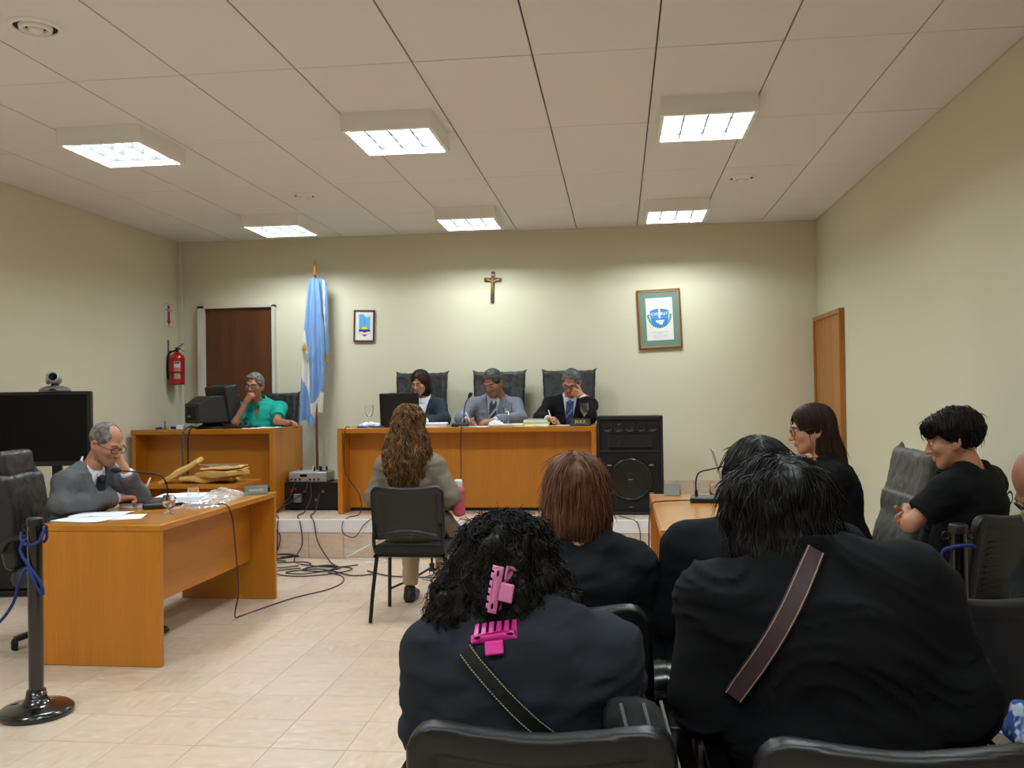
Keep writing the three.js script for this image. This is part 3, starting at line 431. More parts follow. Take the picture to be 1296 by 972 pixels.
{ const C = thing('crucifix', 'dark wooden wall crucifix with a small brass figure', 'crucifix', [-1.275, 2.535, ZB + 0.012]); C.rotation.z = -0.04; const w = std(0x3a2219, { roughness: 0.45 });
  part('upright_beam', boxUV(box(0.036, 0.32, 0.022, 0, 0, 0, 0.003)), w, C); part('cross_beam', boxUV(box(0.182, 0.037, 0.023, 0, 0.078, 0, 0.003)), w, C);
  const cap = (a, b, r0, r1) => [V(...a), V(...b), r0, r1], caps = [cap([0, 0.05, 0.02], [0, 0.015, 0.022], 0.011, 0.008), cap([0, 0.052, 0.02], [-0.066, 0.082, 0.016], 0.006, 0.0035), cap([0, 0.052, 0.02], [0.066, 0.082, 0.016], 0.006, 0.0035), cap([0.0, 0.01, 0.021], [0.006, -0.03, 0.024], 0.0085, 0.006), cap([0.006, -0.03, 0.024], [0, -0.07, 0.017], 0.006, 0.004), cap([0.002, 0.078, 0.024], [0.003, 0.07, 0.026], 0.009, 0.008)];
  part('figure', nets((x, y, z) => caps.reduce((d, c) => smin(d, sdCap(x, y, z, ...c), 0.006), 9), [-0.085, -0.09, 0.005], [0.085, 0.1, 0.045], 0.0035), M.brass, C); part('title_plate', box(0.026, 0.014, 0.004, 0, 0.125, 0.012, 0.001), M.brass, C); }
{ const S = thing('fire_sign', 'white wall sign with a red arrow pointing down', 'sign', [XL + 0.006, 2.305, -9.03], Math.PI / 2);
  part('sign_board', box(0.17, 0.24, 0.006, 0, 0, -0.002, 0.001), std(0xd8d4c8, { roughness: 0.5 }), S);
  part('sign_print', plate(0.166, 0.236, 0, 0, 0.0025), canvasMat(166, 236, (c, w, h) => { c.fillStyle = '#dedacd'; c.fillRect(0, 0, w, h); c.fillStyle = '#a8483c'; c.fillRect(0, 0, w, 3); c.fillRect(0, h - 3, w, 3); c.fillStyle = '#b3202a'; c.fillRect(58, 14, 50, 160); c.beginPath(); c.moveTo(36, 172); c.lineTo(130, 172); c.lineTo(83, 226); c.fill(); c.fillStyle = '#b9b3a2'; c.fillRect(14, 50, 138, 26); c.fillStyle = '#8f887a'; for (let k = 0; k < 12; k++) c.fillRect(22 + k * 10, 59, 7, 8); }), S); }
{ const E = thing('fire_extinguisher', 'red fire extinguisher hanging on the left wall under the arrow sign', 'extinguisher', [XL + 0.1, 1.575, -9.02]);
  part('cylinder', lathe([[0, 0], [0.07, 0], [0.078, 0.012], [0.078, 0.27], [0.066, 0.31], [0.03, 0.335], [0.02, 0.345]], 28), M.red, E);
  part('valve', [cyl(0.018, 0.016, 0.045, 0, 0.335, 0, 14), box(0.05, 0.02, 0.02, 0.01, 0.375, 0, 0.003)], M.blackMetal, E);
  part('lever', [band([[-0.02, 0.385, 0], [0.03, 0.4, 0.005], [0.075, 0.43, 0.012]], 0.02, 0.006, () => V(0, 0, 1)), band([[-0.01, 0.37, 0], [0.05, 0.365, 0.006], [0.085, 0.345, 0.01]], 0.018, 0.005, () => V(0, 0, 1))], std(0xa8381e, { roughness: 0.4 }), E);
  part('hose', pipe([[-0.01, 0.36, 0.01], [-0.07, 0.33, 0.03], [-0.088, 0.2, 0.035], [-0.085, 0.06, 0.03]], 0.009, 8), M.rubber, E);
  part('label_print', new THREE.CylinderGeometry(0.0788, 0.0788, 0.19, 20, 1, true, -0.1, 1.1).translate(0, 0.15, 0), canvasMat(200, 256, (c, w, h) => { c.fillStyle = '#b01316'; c.fillRect(0, 0, w, h); c.fillStyle = '#cfcfd2'; c.fillRect(30, 8, 150, 86); c.fillStyle = '#22305c'; c.fillRect(40, 14, 120, 20); c.fillStyle = '#c77a86'; c.fillRect(30, 100, 150, 40); c.fillStyle = '#6b0a0c'; c.fillRect(0, 148, w, 10); c.fillStyle = '#c9b78e'; c.fillRect(40, 168, 130, 78); c.fillStyle = '#7a6a48'; for (let k = 0; k < 6; k++) c.fillRect(50, 178 + k * 11, 105, 3); }), E);
  part('strap', lathe([[0.0792, 0], [0.0792, 0.014]], 28).translate(0, 0.118, 0), M.blackMetal, E);
  part('wall_bracket', [box(0.012, 0.14, 0.02, -0.094, 0.4, 0, 0.002), box(0.09, 0.01, 0.014, -0.05, 0.355, 0, 0.002)], M.steel, E); }
// ================================================================ SCREENS AND SOUND
{ const T = thing('television', 'large black flat television on a dark stand against the left wall', 'television', [-4.37, 0, -6.38], 0.16);
  part('screen_panel', boxUV(box(0.8, 0.56, 0.06, 0.02, 1.215, 0, 0.008, 2)), M.plastic, T); part('display_glass', box(0.755, 0.5, 0.004, 0.02, 1.222, 0.03, 0.001), M.screen, T);
  part('stand_post', [box(0.06, 0.62, 0.05, -0.12, 0.64, -0.05, 0.004), box(0.06, 0.62, 0.05, 0.14, 0.64, -0.05, 0.004)], M.blackMetal, T);
  part('cabinet', boxUV(box(0.8, 0.5, 0.42, -0.0, 0.3, -0.02, 0.006)), M.plastic, T); part('shelf', box(0.82, 0.03, 0.44, 0, 0.56, -0.02, 0.003), M.plastic, T); part('base', box(0.82, 0.04, 0.46, 0, 0.025, -0.02, 0.004), M.plastic, T); }
{ const C = thing('conference_camera', 'small silver conference camera on top of the black television', 'camera', [-4.22, 1.496, -6.4], 0.35);
  part('base', nets((x, y, z) => Math.max(sdEll(x, y, z, 0.115, 0.045, 0.07), -y), [-0.13, -0.01, -0.09], [0.13, 0.06, 0.09], 0.006), std(0x6a6a6c, { roughness: 0.4 }), C); part('sensor_window', nets((x, y, z) => Math.max(sdEll(x, y, z - 0.006, 0.075, 0.036, 0.068), -y + 0.002), [-0.09, 0, -0.08], [0.09, 0.05, 0.09], 0.006), M.screen, C);
  part('swivel', cyl(0.03, 0.026, 0.03, 0, 0.035, 0, 16), M.blackMetal, C); part('yoke', xf(cyl(0.042, 0.042, 0.016, 0, 0, 0, 24).rotateZ(Math.PI / 2), { p: [-0.04, 0.095, 0] }), M.silver, C);
  const h = part('camera_body', [lathe([[0, -0.06], [0.034, -0.06], [0.042, -0.04], [0.042, 0.05], [0.036, 0.06], [0.03, 0.06]], 24).rotateX(Math.PI / 2 - 0.25).translate(0, 0.095, 0)], M.silver, C); part('lens', lathe([[0, 0.052], [0.03, 0.054], [0.031, 0.062]], 20).rotateX(Math.PI / 2 - 0.25).translate(0, 0.095, 0), M.screen, C); }
{ const S = thing('loudspeaker', 'big black loudspeaker cabinet on the dais below the framed crest', 'loudspeaker', [0.092, PH, -8.36]);
  const w = 0.575, h = 0.875, d = 0.4; part('cabinet', boxUV(b2(-w / 2, w / 2, 0, h, -d / 2, d / 2 - 0.01, 0.012, 2)), std(0x0b0b0d, { roughness: 0.85, bumpMap: rep(plasticBump, 8), bumpScale: 0.001 }), S);
  part('trim_edge', [b2(-w / 2 - 0.004, w / 2 + 0.004, h - 0.03, h + 0.006, d / 2 - 0.03, d / 2 + 0.008, 0.008, 2), b2(-w / 2 - 0.004, w / 2 + 0.004, -0.002, 0.026, d / 2 - 0.03, d / 2 + 0.008, 0.008, 2), b2(-w / 2 - 0.004, -w / 2 + 0.022, 0, h, d / 2 - 0.03, d / 2 + 0.008, 0.008, 2), b2(w / 2 - 0.022, w / 2 + 0.004, 0, h, d / 2 - 0.03, d / 2 + 0.008, 0.008, 2), b2(-w / 2, w / 2, 0.555, 0.572, d / 2 - 0.02, d / 2 + 0.004, 0.004)], std(0x0d0e12, { roughness: 0.5 }), S);
  for (let k = 0; k < 5; k++) { const x = -0.2 + k * 0.1; part('tweeter', [b2(x - 0.043, x + 0.043, 0.735, 0.815, d / 2 - 0.012, d / 2 - 0.006, 0.002), lathe([[0.038, 0.004], [0.03, 0.0], [0.012, -0.003], [0.0, 0.002]], 20).rotateX(Math.PI / 2).translate(x, 0.775, d / 2 - 0.002), ...Array.from({ length: 4 }, (_, q) => box(0.074, 0.003, 0.004, 0, 0, 0, 0).rotateZ(q * Math.PI / 4).translate(x, 0.775, d / 2))], std(0x141518, { roughness: 0.35 }), S); }
  part('horn', [b2(-0.2, 0.2, 0.6, 0.7, d / 2 - 0.012, d / 2 - 0.006, 0.003), b2(-0.2, 0.2, 0.695, 0.703, d / 2 - 0.01, d / 2 + 0.004, 0.002), b2(-0.2, 0.2, 0.597, 0.604, d / 2 - 0.01, d / 2 + 0.004, 0.002), b2(-0.13, -0.09, 0.61, 0.69, d / 2 - 0.01, d / 2 - 0.002, 0.002)], M.plastic, S);
  part('woofer_rim', new THREE.TorusGeometry(0.178, 0.013, 10, 56).translate(0, 0.315, d / 2 + 0.002), M.gloss, S);
  part('woofer_cone', lathe([[0.172, 0.009], [0.06, -0.006], [0.056, 0.003], [0.03, 0.008], [0, 0.009]], 40).rotateX(Math.PI / 2).translate(0, 0.315, d / 2 - 0.0), std(0x141312, { roughness: 0.4 }), S);
  const mesh = []; for (let k = -13; k <= 13; k++) { const o = k * 0.0125, l = Math.sqrt(0.17 ** 2 - o * o); mesh.push(box(0.0022, 2 * l, 0.0022, o, 0.315, d / 2 + 0.013, 0), box(2 * l, 0.0022, 0.0022, 0, 0.315 + o, d / 2 + 0.014, 0)); } part('grille', mesh, std(0x3a352c, { roughness: 0.4, metalness: 0.5 }), S);
  for (const [x, y] of [[-0.185, 0.44], [0.185, 0.44], [-0.185, 0.19], [0.185, 0.19]]) part('grille_clip', box(0.04, 0.014, 0.016, x, y, d / 2 + 0.004, 0.003).applyMatrix4(new THREE.Matrix4()), M.steel, S);
  part('badge', plate(0.06, 0.022, 0, 0.315, d / 2 + 0.018), canvasMat(96, 36, (c, w, h) => { c.fillStyle = '#141416'; c.fillRect(0, 0, w, h); c.fillStyle = '#8d9094'; c.fillRect(16, 10, 10, 16); c.beginPath(); c.arc(48, 18, 11, 0, 7); c.fill(); c.fillRect(70, 10, 10, 16); }), S);
  part('badge', plate(0.05, 0.014, 0, 0.07, d / 2 + 0.0095), canvasMat(96, 28, (c, w, h) => { c.fillStyle = '#101012'; c.fillRect(0, 0, w, h); c.fillStyle = '#8a8468'; c.fillRect(34, 3, 28, 8); c.fillRect(10, 17, 76, 5); }), S);
  part('foot', [-1, 1].map((s) => cyl(0.02, 0.02, 0.01, s * 0.22, -0.004, 0.12, 12)), M.rubber, S); }
{ const A = thing('amplifier', 'black power amplifier on the dais between the two desks', 'amplifier', [-2.93, PH, -8.62]);
  part('case', boxUV(box(0.56, 0.25, 0.34, 0, 0.14, 0, 0.005)), M.plastic, A); part('front_rail', [box(0.56, 0.012, 0.012, 0, 0.26, 0.172, 0.002), box(0.56, 0.02, 0.014, 0, 0.045, 0.172, 0.002)], M.blackMetal, A); part('foot', [-1, 1].map((s) => cyl(0.018, 0.018, 0.016, s * 0.22, 0, 0.1, 12)), M.rubber, A);
  part('socket', [-0.14, -0.08, 0.03, 0.1].map((x, i) => cyl(0.014, 0.014, 0.012, 0, 0, 0, 14).rotateX(Math.PI / 2).translate(x, 0.1 + (i % 2) * 0.08, 0.165)), M.steel, A);
  for (const [x, y] of [[-0.2, 0.2], [-0.17, 0.205], [-0.21, 0.18]]) part('red_plug', cyl(0.008, 0.008, 0.035, 0, 0, 0, 10).rotateX(Math.PI / 2).translate(x, y, 0.17), std(0xa02030, { roughness: 0.4 }), A);
  part('adapter', box(0.07, 0.08, 0.05, -0.14, 0.12, 0.2, 0.008, 2), std(0x77797a, { roughness: 0.6 }), A); }
{ const A = thing('audio_mixer', 'small silver audio mixer on top of the black amplifier', 'mixer', [-2.99, PH + 0.266, -8.6]);
  part('case', boxUV(nets((x, y, z) => Math.max(sdBox(x, y - 0.055, z, 0.19, 0.055, 0.13, 0.01), (y - 0.1 + (0.13 - z) * 0.0 + (z > 0 ? 0 : 0)) ), [-0.2, -0.01, -0.14], [0.2, 0.12, 0.14], 0.008)), M.silver, A);
  part('display', box(0.07, 0.024, 0.004, -0.04, 0.065, 0.131, 0.001), M.screen, A);
  for (let k = 0; k < 6; k++) part('knob', cyl(0.009, 0.008, 0.016, 0, 0, 0, 12).rotateX(Math.PI / 2).translate(-0.16 + k * 0.042 + (k > 2 ? 0.06 : 0), 0.03, 0.13), M.rubber, A);
  for (let k = 0; k < 5; k++) part('plug', [cyl(0.009, 0.007, 0.05, 0, 0.095, 0, 10)].map((g) => g.translate(0.0 + k * 0.035, 0, -0.03 + (k % 2) * 0.06)), k === 0 ? std(0xc8c8c4, {}) : M.rubber, A);
  part('red_plug', cyl(0.008, 0.006, 0.035, -0.12, 0.095, -0.02, 10), std(0xa02030, {}), A); part('vent_bar', Array.from({ length: 5 }, (_, k) => box(0.012, 0.006, 0.2, 0.09 + k * 0.02, 0.1, 0, 0.001)), M.steel, A); }
{ // old CRT monitor seen from behind
  const C = thing('computer_monitor', 'bulky black tube monitor seen from behind on the clerk desk', 'monitor', [-3.945, 1.137, -8.46], -0.62);
  const dark = std(0x1a1a1b, { roughness: 0.6, bumpMap: rep(plasticBump, 10), bumpScale: 0.0004 });
  part('front_bezel', nets((x, y, z) => sdBox(x, y, z, 0.195, 0.185, 0.075, 0.02), [-0.22, -0.21, -0.1], [0.22, 0.21, 0.1], 0.009).rotateX(0.18).translate(0, 0.235, -0.13), dark, C);
  part('picture_screen', box(0.33, 0.26, 0.01, 0, 0.24, -0.2, 0.004).rotateX(0.1), M.screen, C);
  const hull = nets((x, y, z) => { const k = sstep(0.18, -0.16, z), tp = 0.125 - 0.075 * sstep(0.02, 0.19, z); return Math.max(sdBox(x, y, z, 0.175 - 0.045 * (1 - k), 0.15, 0.175, 0.012), y - tp, -(y + 0.135)) * 0.85; }, [-0.21, -0.19, -0.21], [0.21, 0.19, 0.21], 0.009);
  part('rear_housing', hull.translate(0, 0.19, 0.04), dark, C);
  part('rear_panel', [box(0.17, 0.13, 0.01, 0, 0.15, 0.213, 0.003)], M.rubber, C); part('maker_label', box(0.05, 0.014, 0.002, -0.03, 0.12, 0.2195, 0), std(0x9a9a98, {}), C);
  part('swivel_foot', [lathe([[0, 0], [0.15, 0], [0.15, 0.012], [0.09, 0.04], [0.08, 0.06]], 28)], dark, C); }
solo('keyboard', [box(0.34, 0.018, 0.14, 0, 0.009, 0, 0.004), box(0.32, 0.008, 0.12, 0, 0.02, 0, 0.002)], M.plastic, 'black computer keyboard lying beside the tube monitor', 'keyboard', null, [-3.6, 1.137, -8.36], 0.1);
// ================================================================ SMALL THINGS ON THE DESKS
const benchY = 1.131, tabY = 0.756, clerkY = 1.137;
function sheet(w, d, bend = 0.004, n = 6, seedv = 1) { const g = new THREE.BoxGeometry(w, 0.0012, d, n, 1, n), p = g.attributes.position; for (let i = 0; i < p.count; i++) { const x = p.getX(i), z = p.getZ(i); p.setY(i, p.getY(i) + 0.001 + bend * Math.max(0, noise3(x * 6 + seedv, z * 6, seedv)) + bend * 1.5 * (Math.abs(x) / w) ** 2); } g.computeVertexNormals(); return g; }
function loose(name, label, w, d, pos, turn, mat = M.paper, group, bend = 0.004) { return solo(name, sheet(w, d, bend, 6, pos[0] * 7), mat, label, 'paper', group, pos, turn); }
function stack(name, label, w, d, h, pos, turn, cover) { const P = thing(name, label, 'papers', pos, turn); let y = 0, k = 0; srand(Math.round(Math.abs(pos[0] * 1000))); while (y < h) { const t = rr(0.004, 0.009); part('sheaf', box(w * rr(0.96, 1), t, d * rr(0.96, 1), rr(-0.006, 0.006), y + t / 2, rr(-0.006, 0.006), 0.001).rotateY(rr(-0.05, 0.05)), M.paper, P); y += t; } if (cover) part('cover', box(w + 0.01, 0.003, d + 0.01, 0, y + 0.0015, 0, 0.001), cover, P); return P; }
function wineGlass(label, pos, water = 0.0, s = 1) {
  const P = thing('wine_glass', label, 'glass', pos); P.scale.setScalar(s);
  part('glass_body', lathe([[0.0, 0.001], [0.034, 0.001], [0.035, 0.003], [0.012, 0.007], [0.005, 0.014], [0.0042, 0.07], [0.008, 0.082], [0.024, 0.098], [0.034, 0.122], [0.036, 0.15], [0.033, 0.178], [0.0318, 0.178], [0.0345, 0.15], [0.0325, 0.122], [0.023, 0.1], [0.0, 0.088]], 32), M.glass, P);
  if (water) part('water', lathe([[0, 0.089], [0.022, 0.1], [0.032, 0.122], [0.0338, 0.09 + water], [0, 0.09 + water]], 28), M.water, P);
}
function tumbler(name, label, prof, pos, water) { const P = thing(name, label, 'glass', pos); part('glass_body', lathe(prof, 32), M.glass, P); if (water) part('water', lathe(water, 28), M.water, P); }
function tableMic(label, pos, turn, neck, baseW = 0.12, baseD = 0.15) { // base, bent neck, foam head
  const P = thing('table_microphone', label, 'microphone', pos, turn);
  part('base', nets((x, y, z) => Math.max(sdBox(x, y - 0.018 + z * 0.06, z, baseW / 2, 0.018, baseD / 2, 0.012), -y), [-baseW / 2 - 0.02, -0.01, -baseD / 2 - 0.02], [baseW / 2 + 0.02, 0.06, baseD / 2 + 0.02], 0.006), M.plastic, P);
  part('talk_button', cyl(0.012, 0.012, 0.006, 0, 0.03, baseD * 0.2, 14), M.steel, P);
  part('gooseneck', pipe(neck, 0.0045, 8, 40), M.blackMetal, P); part('socket', cyl(0.011, 0.009, 0.05, neck[0][0], 0.02, neck[0][2], 12), M.blackMetal, P);
  const a = V(...neck[neck.length - 2]), b = V(...neck[neck.length - 1]), d = b.clone().sub(a).normalize(), q = new THREE.Quaternion().setFromUnitVectors(V(0, 1, 0), d);
  const h = part('foam_head', lathe([[0, 0.05], [0.012, 0.046], [0.018, 0.032], [0.018, 0.014], [0.012, 0.002], [0.007, -0.01], [0.0, -0.012]], 18), M.rubber, P); h.position.copy(b); h.quaternion.copy(q);
  return P;
}
function cord(name, label, pts, r = 0.0035, mat = M.cable) { return solo(name, pipe(pts, r, 6, Math.max(30, pts.length * 8)), mat, label, 'cable'); }
function pen(label, p, dir) { const P = thing('pen', label, 'pen', p); P.quaternion.setFromUnitVectors(V(0, 1, 0), V(...dir).normalize()); part('barrel', lathe([[0, 0.001], [0.0025, 0.012], [0.0052, 0.024], [0.0055, 0.12], [0.004, 0.14], [0, 0.142]], 12), std(0xe9e9e6, { roughness: 0.4 }), P); part('tip', lathe([[0, -0.003], [0.002, 0.006], [0.0026, 0.012]], 10), M.steel, P); return P; }
function tentPlate(label, text, w, h, d, pos, turn, mat, ink) { const P = thing('name_plate', label, 'name plate', pos, turn); const a = Math.atan2(d / 2, h), L = Math.hypot(h, d / 2);
  part('front_face', box(w, L, 0.004, 0, 0, 0, 0.001).rotateX(-a).translate(0, h / 2, d / 4), mat, P); part('rear_face', box(w, L, 0.004, 0, 0, 0, 0.001).rotateX(a).translate(0, h / 2, -d / 4), mat, P);
  if (ink) part('lettering', plate(w * 0.92, L * 0.8, 0, 0, 0.0028).rotateX(-a).translate(0, h / 2, d / 4), canvasMat(256, 96, (c, W_, H_) => { c.fillStyle = ink[0]; c.fillRect(0, 0, W_, H_); c.fillStyle = ink[1]; c.font = 'bold ' + ink[2] + 'px serif'; c.textAlign = 'center'; if (text) c.fillText(text, W_ / 2, 66); else for (let q = 0; q < 8; q++) c.fillRect(42 + q * 22, 36 + (q % 3) * 2, 15, 26); }, { roughness: 0.35 }), P); }
// ---- judges' bench
{ const P = thing('laptop', 'open black laptop in front of the woman on the bench', 'laptop', [-2.05, benchY, -8.4], 0.0);
  part('keyboard_deck', box(0.37, 0.022, 0.25, 0, 0.012, -0.11, 0.006, 2), M.plastic, P); part('lid', nets((x, y, z) => sdBox(x, y - 0.004 * Math.cos(x * 8), z, 0.19, 0.152, 0.009, 0.008), [-0.21, -0.17, -0.02], [0.21, 0.17, 0.02], 0.0065).rotateX(0.12).translate(0, 0.17, 0.036), std(0x101113, { roughness: 0.35 }), P); part('display', plate(0.34, 0.26, 0, 0, -0.0095).rotateX(0.12).translate(0, 0.17, 0.036), M.screen, P); part('hinge', [box(0.05, 0.02, 0.02, -0.12, 0.016, 0.016, 0.004), box(0.05, 0.02, 0.02, 0.12, 0.016, 0.016, 0.004)], M.blackMetal, P); }
wineGlass('empty wine glass at the end of the bench beside the laptop', [-2.325, benchY, -8.3], 0, 1.2);
wineGlass('wine glass standing on the tray before the grey-suited judge', [-1.02, benchY + 0.022, -8.33], 0.045, 1.1);
wineGlass('full wine glass of water behind the judge name plate', [-0.318, benchY, -8.36], 0.075, 1.15);
tableMic('gooseneck microphone in front of the grey-suited judge', [-1.46, benchY, -8.31], 0, [[0.03, 0.03, -0.02], [0.03, 0.14, -0.02], [0.045, 0.22, -0.03], [0.075, 0.275, -0.04]], 0.16, 0.1);
stack('paper_stack', 'stack of white paper between the laptop and the microphone', 0.24, 0.2, 0.035, [-1.72, benchY, -8.38], 0.1);
loose('paper_sheet', 'white sheets under the hands of the grey-suited judge', 0.3, 0.2, [-1.33, benchY, -8.35], 0.1);
loose('paper_sheet', 'white notes under the pen of the black-suited judge', 0.3, 0.2, [-0.6, benchY, -8.35], -0.1);
{ const P = thing('tray', 'flat white tray with papers under the wine glass', 'tray', [-1.03, benchY, -8.3], 0.05); part('tray_plate', nets((x, y, z) => Math.max(sdBox(x, y, z, 0.16, 0.014, 0.09, 0.012), -sdBox(x, y - 0.014, z, 0.15, 0.012, 0.08, 0.01)), [-0.18, -0.02, -0.11], [0.18, 0.03, 0.11], 0.006).translate(0, 0.014, 0), std(0xd6d2c2, { roughness: 0.4 }), P); part('doily', box(0.26, 0.004, 0.14, 0.01, 0.012, 0, 0.001).rotateY(0.1), M.paper, P); }
{ const P = thing('tissue', 'crumpled white tissue on the bench beside the tray', 'tissue', [-1.15, benchY, -8.4]); part('wad', nets((x, y, z) => sdEll(x, y - 0.02, z, 0.07, 0.028, 0.05) + 0.014 * noise3(x * 28, y * 28, z * 28), [-0.1, -0.01, -0.08], [0.1, 0.07, 0.08], 0.006), M.paper, P); }
{ const P = thing('book_pile', 'pile of worn pale books and folders next to the tray', 'books', [-0.77, benchY, -8.38], 0.08); [[0.25, 0.02, M.paperCream], [0.24, 0.016, std(0xb9b58a, {})], [0.22, 0.018, M.paperCream], [0.18, 0.01, std(0x9fae98, {})]].reduce((y, [w, h, m], i) => { part('book', box(w, h, 0.17 - i * 0.01, (i % 2) * 0.012, y + h / 2, 0, 0.002).rotateY((i - 1.5) * 0.05), m, P); return y + h; }, 0); }
solo('folder', box(0.2, 0.004, 0.14, 0, 0.002, 0, 0.001), std(0xd9cf6a, { roughness: 0.7 }), 'flat yellow folder lying on the bench by the books', 'folder', null, [-0.87, benchY, -8.27], 0.3);
tentPlate('black JUEZ name plate with gold letters on the bench', 'JUEZ', 0.19, 0.07, 0.06, [-0.35, benchY, -8.255], 0, M.gloss, ['#0b0b0c', '#c9a640', 60]);
pen('white pen held by the grey-suited judge', [-1.372, benchY + 0.004, -8.375], [-0.35, 1, 0.12]);
pen('white pen held by the black-suited judge', [-0.607, benchY + 0.01, -8.375], [-0.3, 1, 0.05]);
{ const P = thing('office_clutter', 'white cloth and blue notebook at the left end of the bench', 'notebook', [-2.33, benchY, -8.42], 0.1); part('notebook', box(0.26, 0.014, 0.18, 0, 0.007, 0, 0.002), std(0x2c3a8a, { roughness: 0.6 }), P); part('white_cloth', nets((x, y, z) => sdEll(x, y, z, 0.1, 0.03, 0.07) + 0.01 * noise3(x * 24, y * 24, z * 24), [-0.13, -0.01, -0.1], [0.13, 0.06, 0.1], 0.007).translate(-0.02, 0.018, 0), M.paper, P); }
solo('card', box(0.16, 0.0015, 0.05, 0, 0.001, 0, 0), M.paper, 'white card taped to the front edge of the bench', 'card', null, [-1.28, benchY, -8.217]);
cord('microphone_cable', 'thin black cable hanging from the bench microphone down the bench', [[-1.43, benchY + 0.012, -8.26], [-1.43, benchY + 0.016, -8.205], [-1.432, benchY - 0.03, -8.17], [-1.44, 0.95, -8.19], [-1.45, 0.65, -8.22], [-1.47, PH + 0.01, -8.2], [-1.6, PH + 0.006, -8.1]], 0.0045);
cord('bench_cable', 'black cable dangling at the left end of the bench', [[-2.5, benchY + 0.01, -8.25], [-2.52, benchY + 0.015, -8.2], [-2.525, 1.05, -8.165], [-2.53, 0.85, -8.16], [-2.52, 0.72, -8.17], [-2.44, 0.6, -8.165], [-2.38, 0.5, -8.16], [-2.37, PH + 0.02, -8.12], [-2.42, PH + 0.006, -7.9], [-2.44, PH - 0.03, -7.8], [-2.43, PH - 0.12, -7.795], [-2.33, PH - 0.15, -7.79], [-2.24, PH - 0.04, -7.795], [-2.18, PH + 0.008, -7.84], [-2.15, PH + 0.006, -7.96]], 0.004);
// ---- clerk's desk
loose('paper_sheet', 'white sheet by the left hand of the man in teal', 0.3, 0.2, [-3.4, clerkY, -8.3], 0.2);
loose('paper_sheet', 'second white sheet fanned out before the man in teal', 0.28, 0.2, [-3.33, clerkY + 0.004, -8.36], -0.3);
solo('eyeglasses', [new THREE.TorusGeometry(0.024, 0.0022, 8, 24).translate(-0.03, 0.024, 0), new THREE.TorusGeometry(0.024, 0.0022, 8, 24).translate(0.03, 0.024, 0), pipe([[-0.008, 0.03, 0], [0, 0.034, 0], [0.008, 0.03, 0]], 0.002), pipe([[0.054, 0.028, 0], [0.056, 0.02, -0.05], [0.05, 0.004, -0.11]], 0.002), pipe([[-0.054, 0.028, 0], [-0.056, 0.02, -0.05], [-0.05, 0.004, -0.11]], 0.002)], M.steel, 'folded wire eyeglasses lying beside the tube monitor', 'eyeglasses', null, [-3.56, clerkY + 0.022, -8.3], 0.15);
{ const P = thing('desk_set', 'small blue and glass desk ornament near the left wall', 'ornament', [-4.36, clerkY, -8.33]); part('blue_block', [box(0.05, 0.03, 0.04, -0.06, 0.016, 0, 0.004).rotateZ(0.2), box(0.07, 0.026, 0.04, 0.1, 0.014, 0, 0.006)], std(0x1f2f86, { roughness: 0.4 }), P); part('stem', lathe([[0, 0], [0.02, 0], [0.012, 0.02], [0.007, 0.05], [0.014, 0.075], [0.0, 0.08]], 16), M.steel, P); }
solo('tissue_box', box(0.07, 0.04, 0.06, 0, 0.02, 0, 0.004), M.paper, 'small white box beside the tube monitor', 'box', null, [-4.17, clerkY, -8.27], 0.2);
cord('monitor_cable', 'grey monitor cable hanging over the front of the clerk desk', [[-4.06, clerkY + 0.03, -8.28], [-4.08, clerkY + 0.012, -8.2], [-4.09, clerkY - 0.01, -8.165], [-4.1, 0.98, -8.17], [-4.11, 0.8, -8.19], [-4.12, 0.62, -8.22], [-4.13, 0.4, -8.25], [-4.13, PH + 0.008, -8.2]], 0.009, M.cableGrey);
cord('power_cable', 'black power cable beside the grey one under the clerk desk', [[-4.02, clerkY + 0.02, -8.28], [-4.03, clerkY + 0.01, -8.19], [-4.04, clerkY - 0.06, -8.165], [-4.06, 0.85, -8.19], [-4.07, 0.6, -8.2], [-4.07, PH + 0.008, -8.16]], 0.007);
// ---- envelopes on the low table
function envelope(label, w, d, t, pos, rot, mat) { const P = thing('envelope', label, 'envelope', pos); P.rotation.set(...rot); part('pouch', boxUV(nets((x, y, z) => sdBox(x, y - 0.01 * noise3(x * 5, z * 5, w * 9), z, w / 2, t * (0.6 + 0.5 * Math.cos(x / w * 2.6)), d / 2, 0.004), [-w / 2 - 0.02, -t - 0.03, -d / 2 - 0.02], [w / 2 + 0.02, t + 0.03, d / 2 + 0.02], 0.008)), mat, P); part('flap', box(w * 0.22, 0.002, d * 0.94, w * 0.42, t * 0.5, 0, 0.0008).rotateZ(-0.12), mat, P); return P; }
envelope('big brown envelope lying flat at the bottom of the pile', 0.42, 0.3, 0.022, [-3.42, 0.757, -7.28], [0, 0.15, 0], M.manila);
envelope('brown envelope leaning on the others with its end raised', 0.36, 0.24, 0.018, [-3.64, 0.825, -7.22], [0.1, 0.25, 0.5], M.manila);
envelope('thick brown envelope with open end on the right of the pile', 0.34, 0.28, 0.026, [-3.28, 0.8, -7.22], [0, -0.3, 0.05], M.manilaDark);
envelope('thin brown envelope on top of the pile', 0.34, 0.24, 0.006, [-3.28, 0.848, -7.26], [0.02, 0.1, 0.04], M.manila);
solo('plastic_sleeve', sheet(0.3, 0.2, 0.012, 14, 3), M.bag, 'clear plastic sleeve lying on top of the brown envelopes', 'plastic', null, [-3.32, 0.868, -7.26], 0.2);
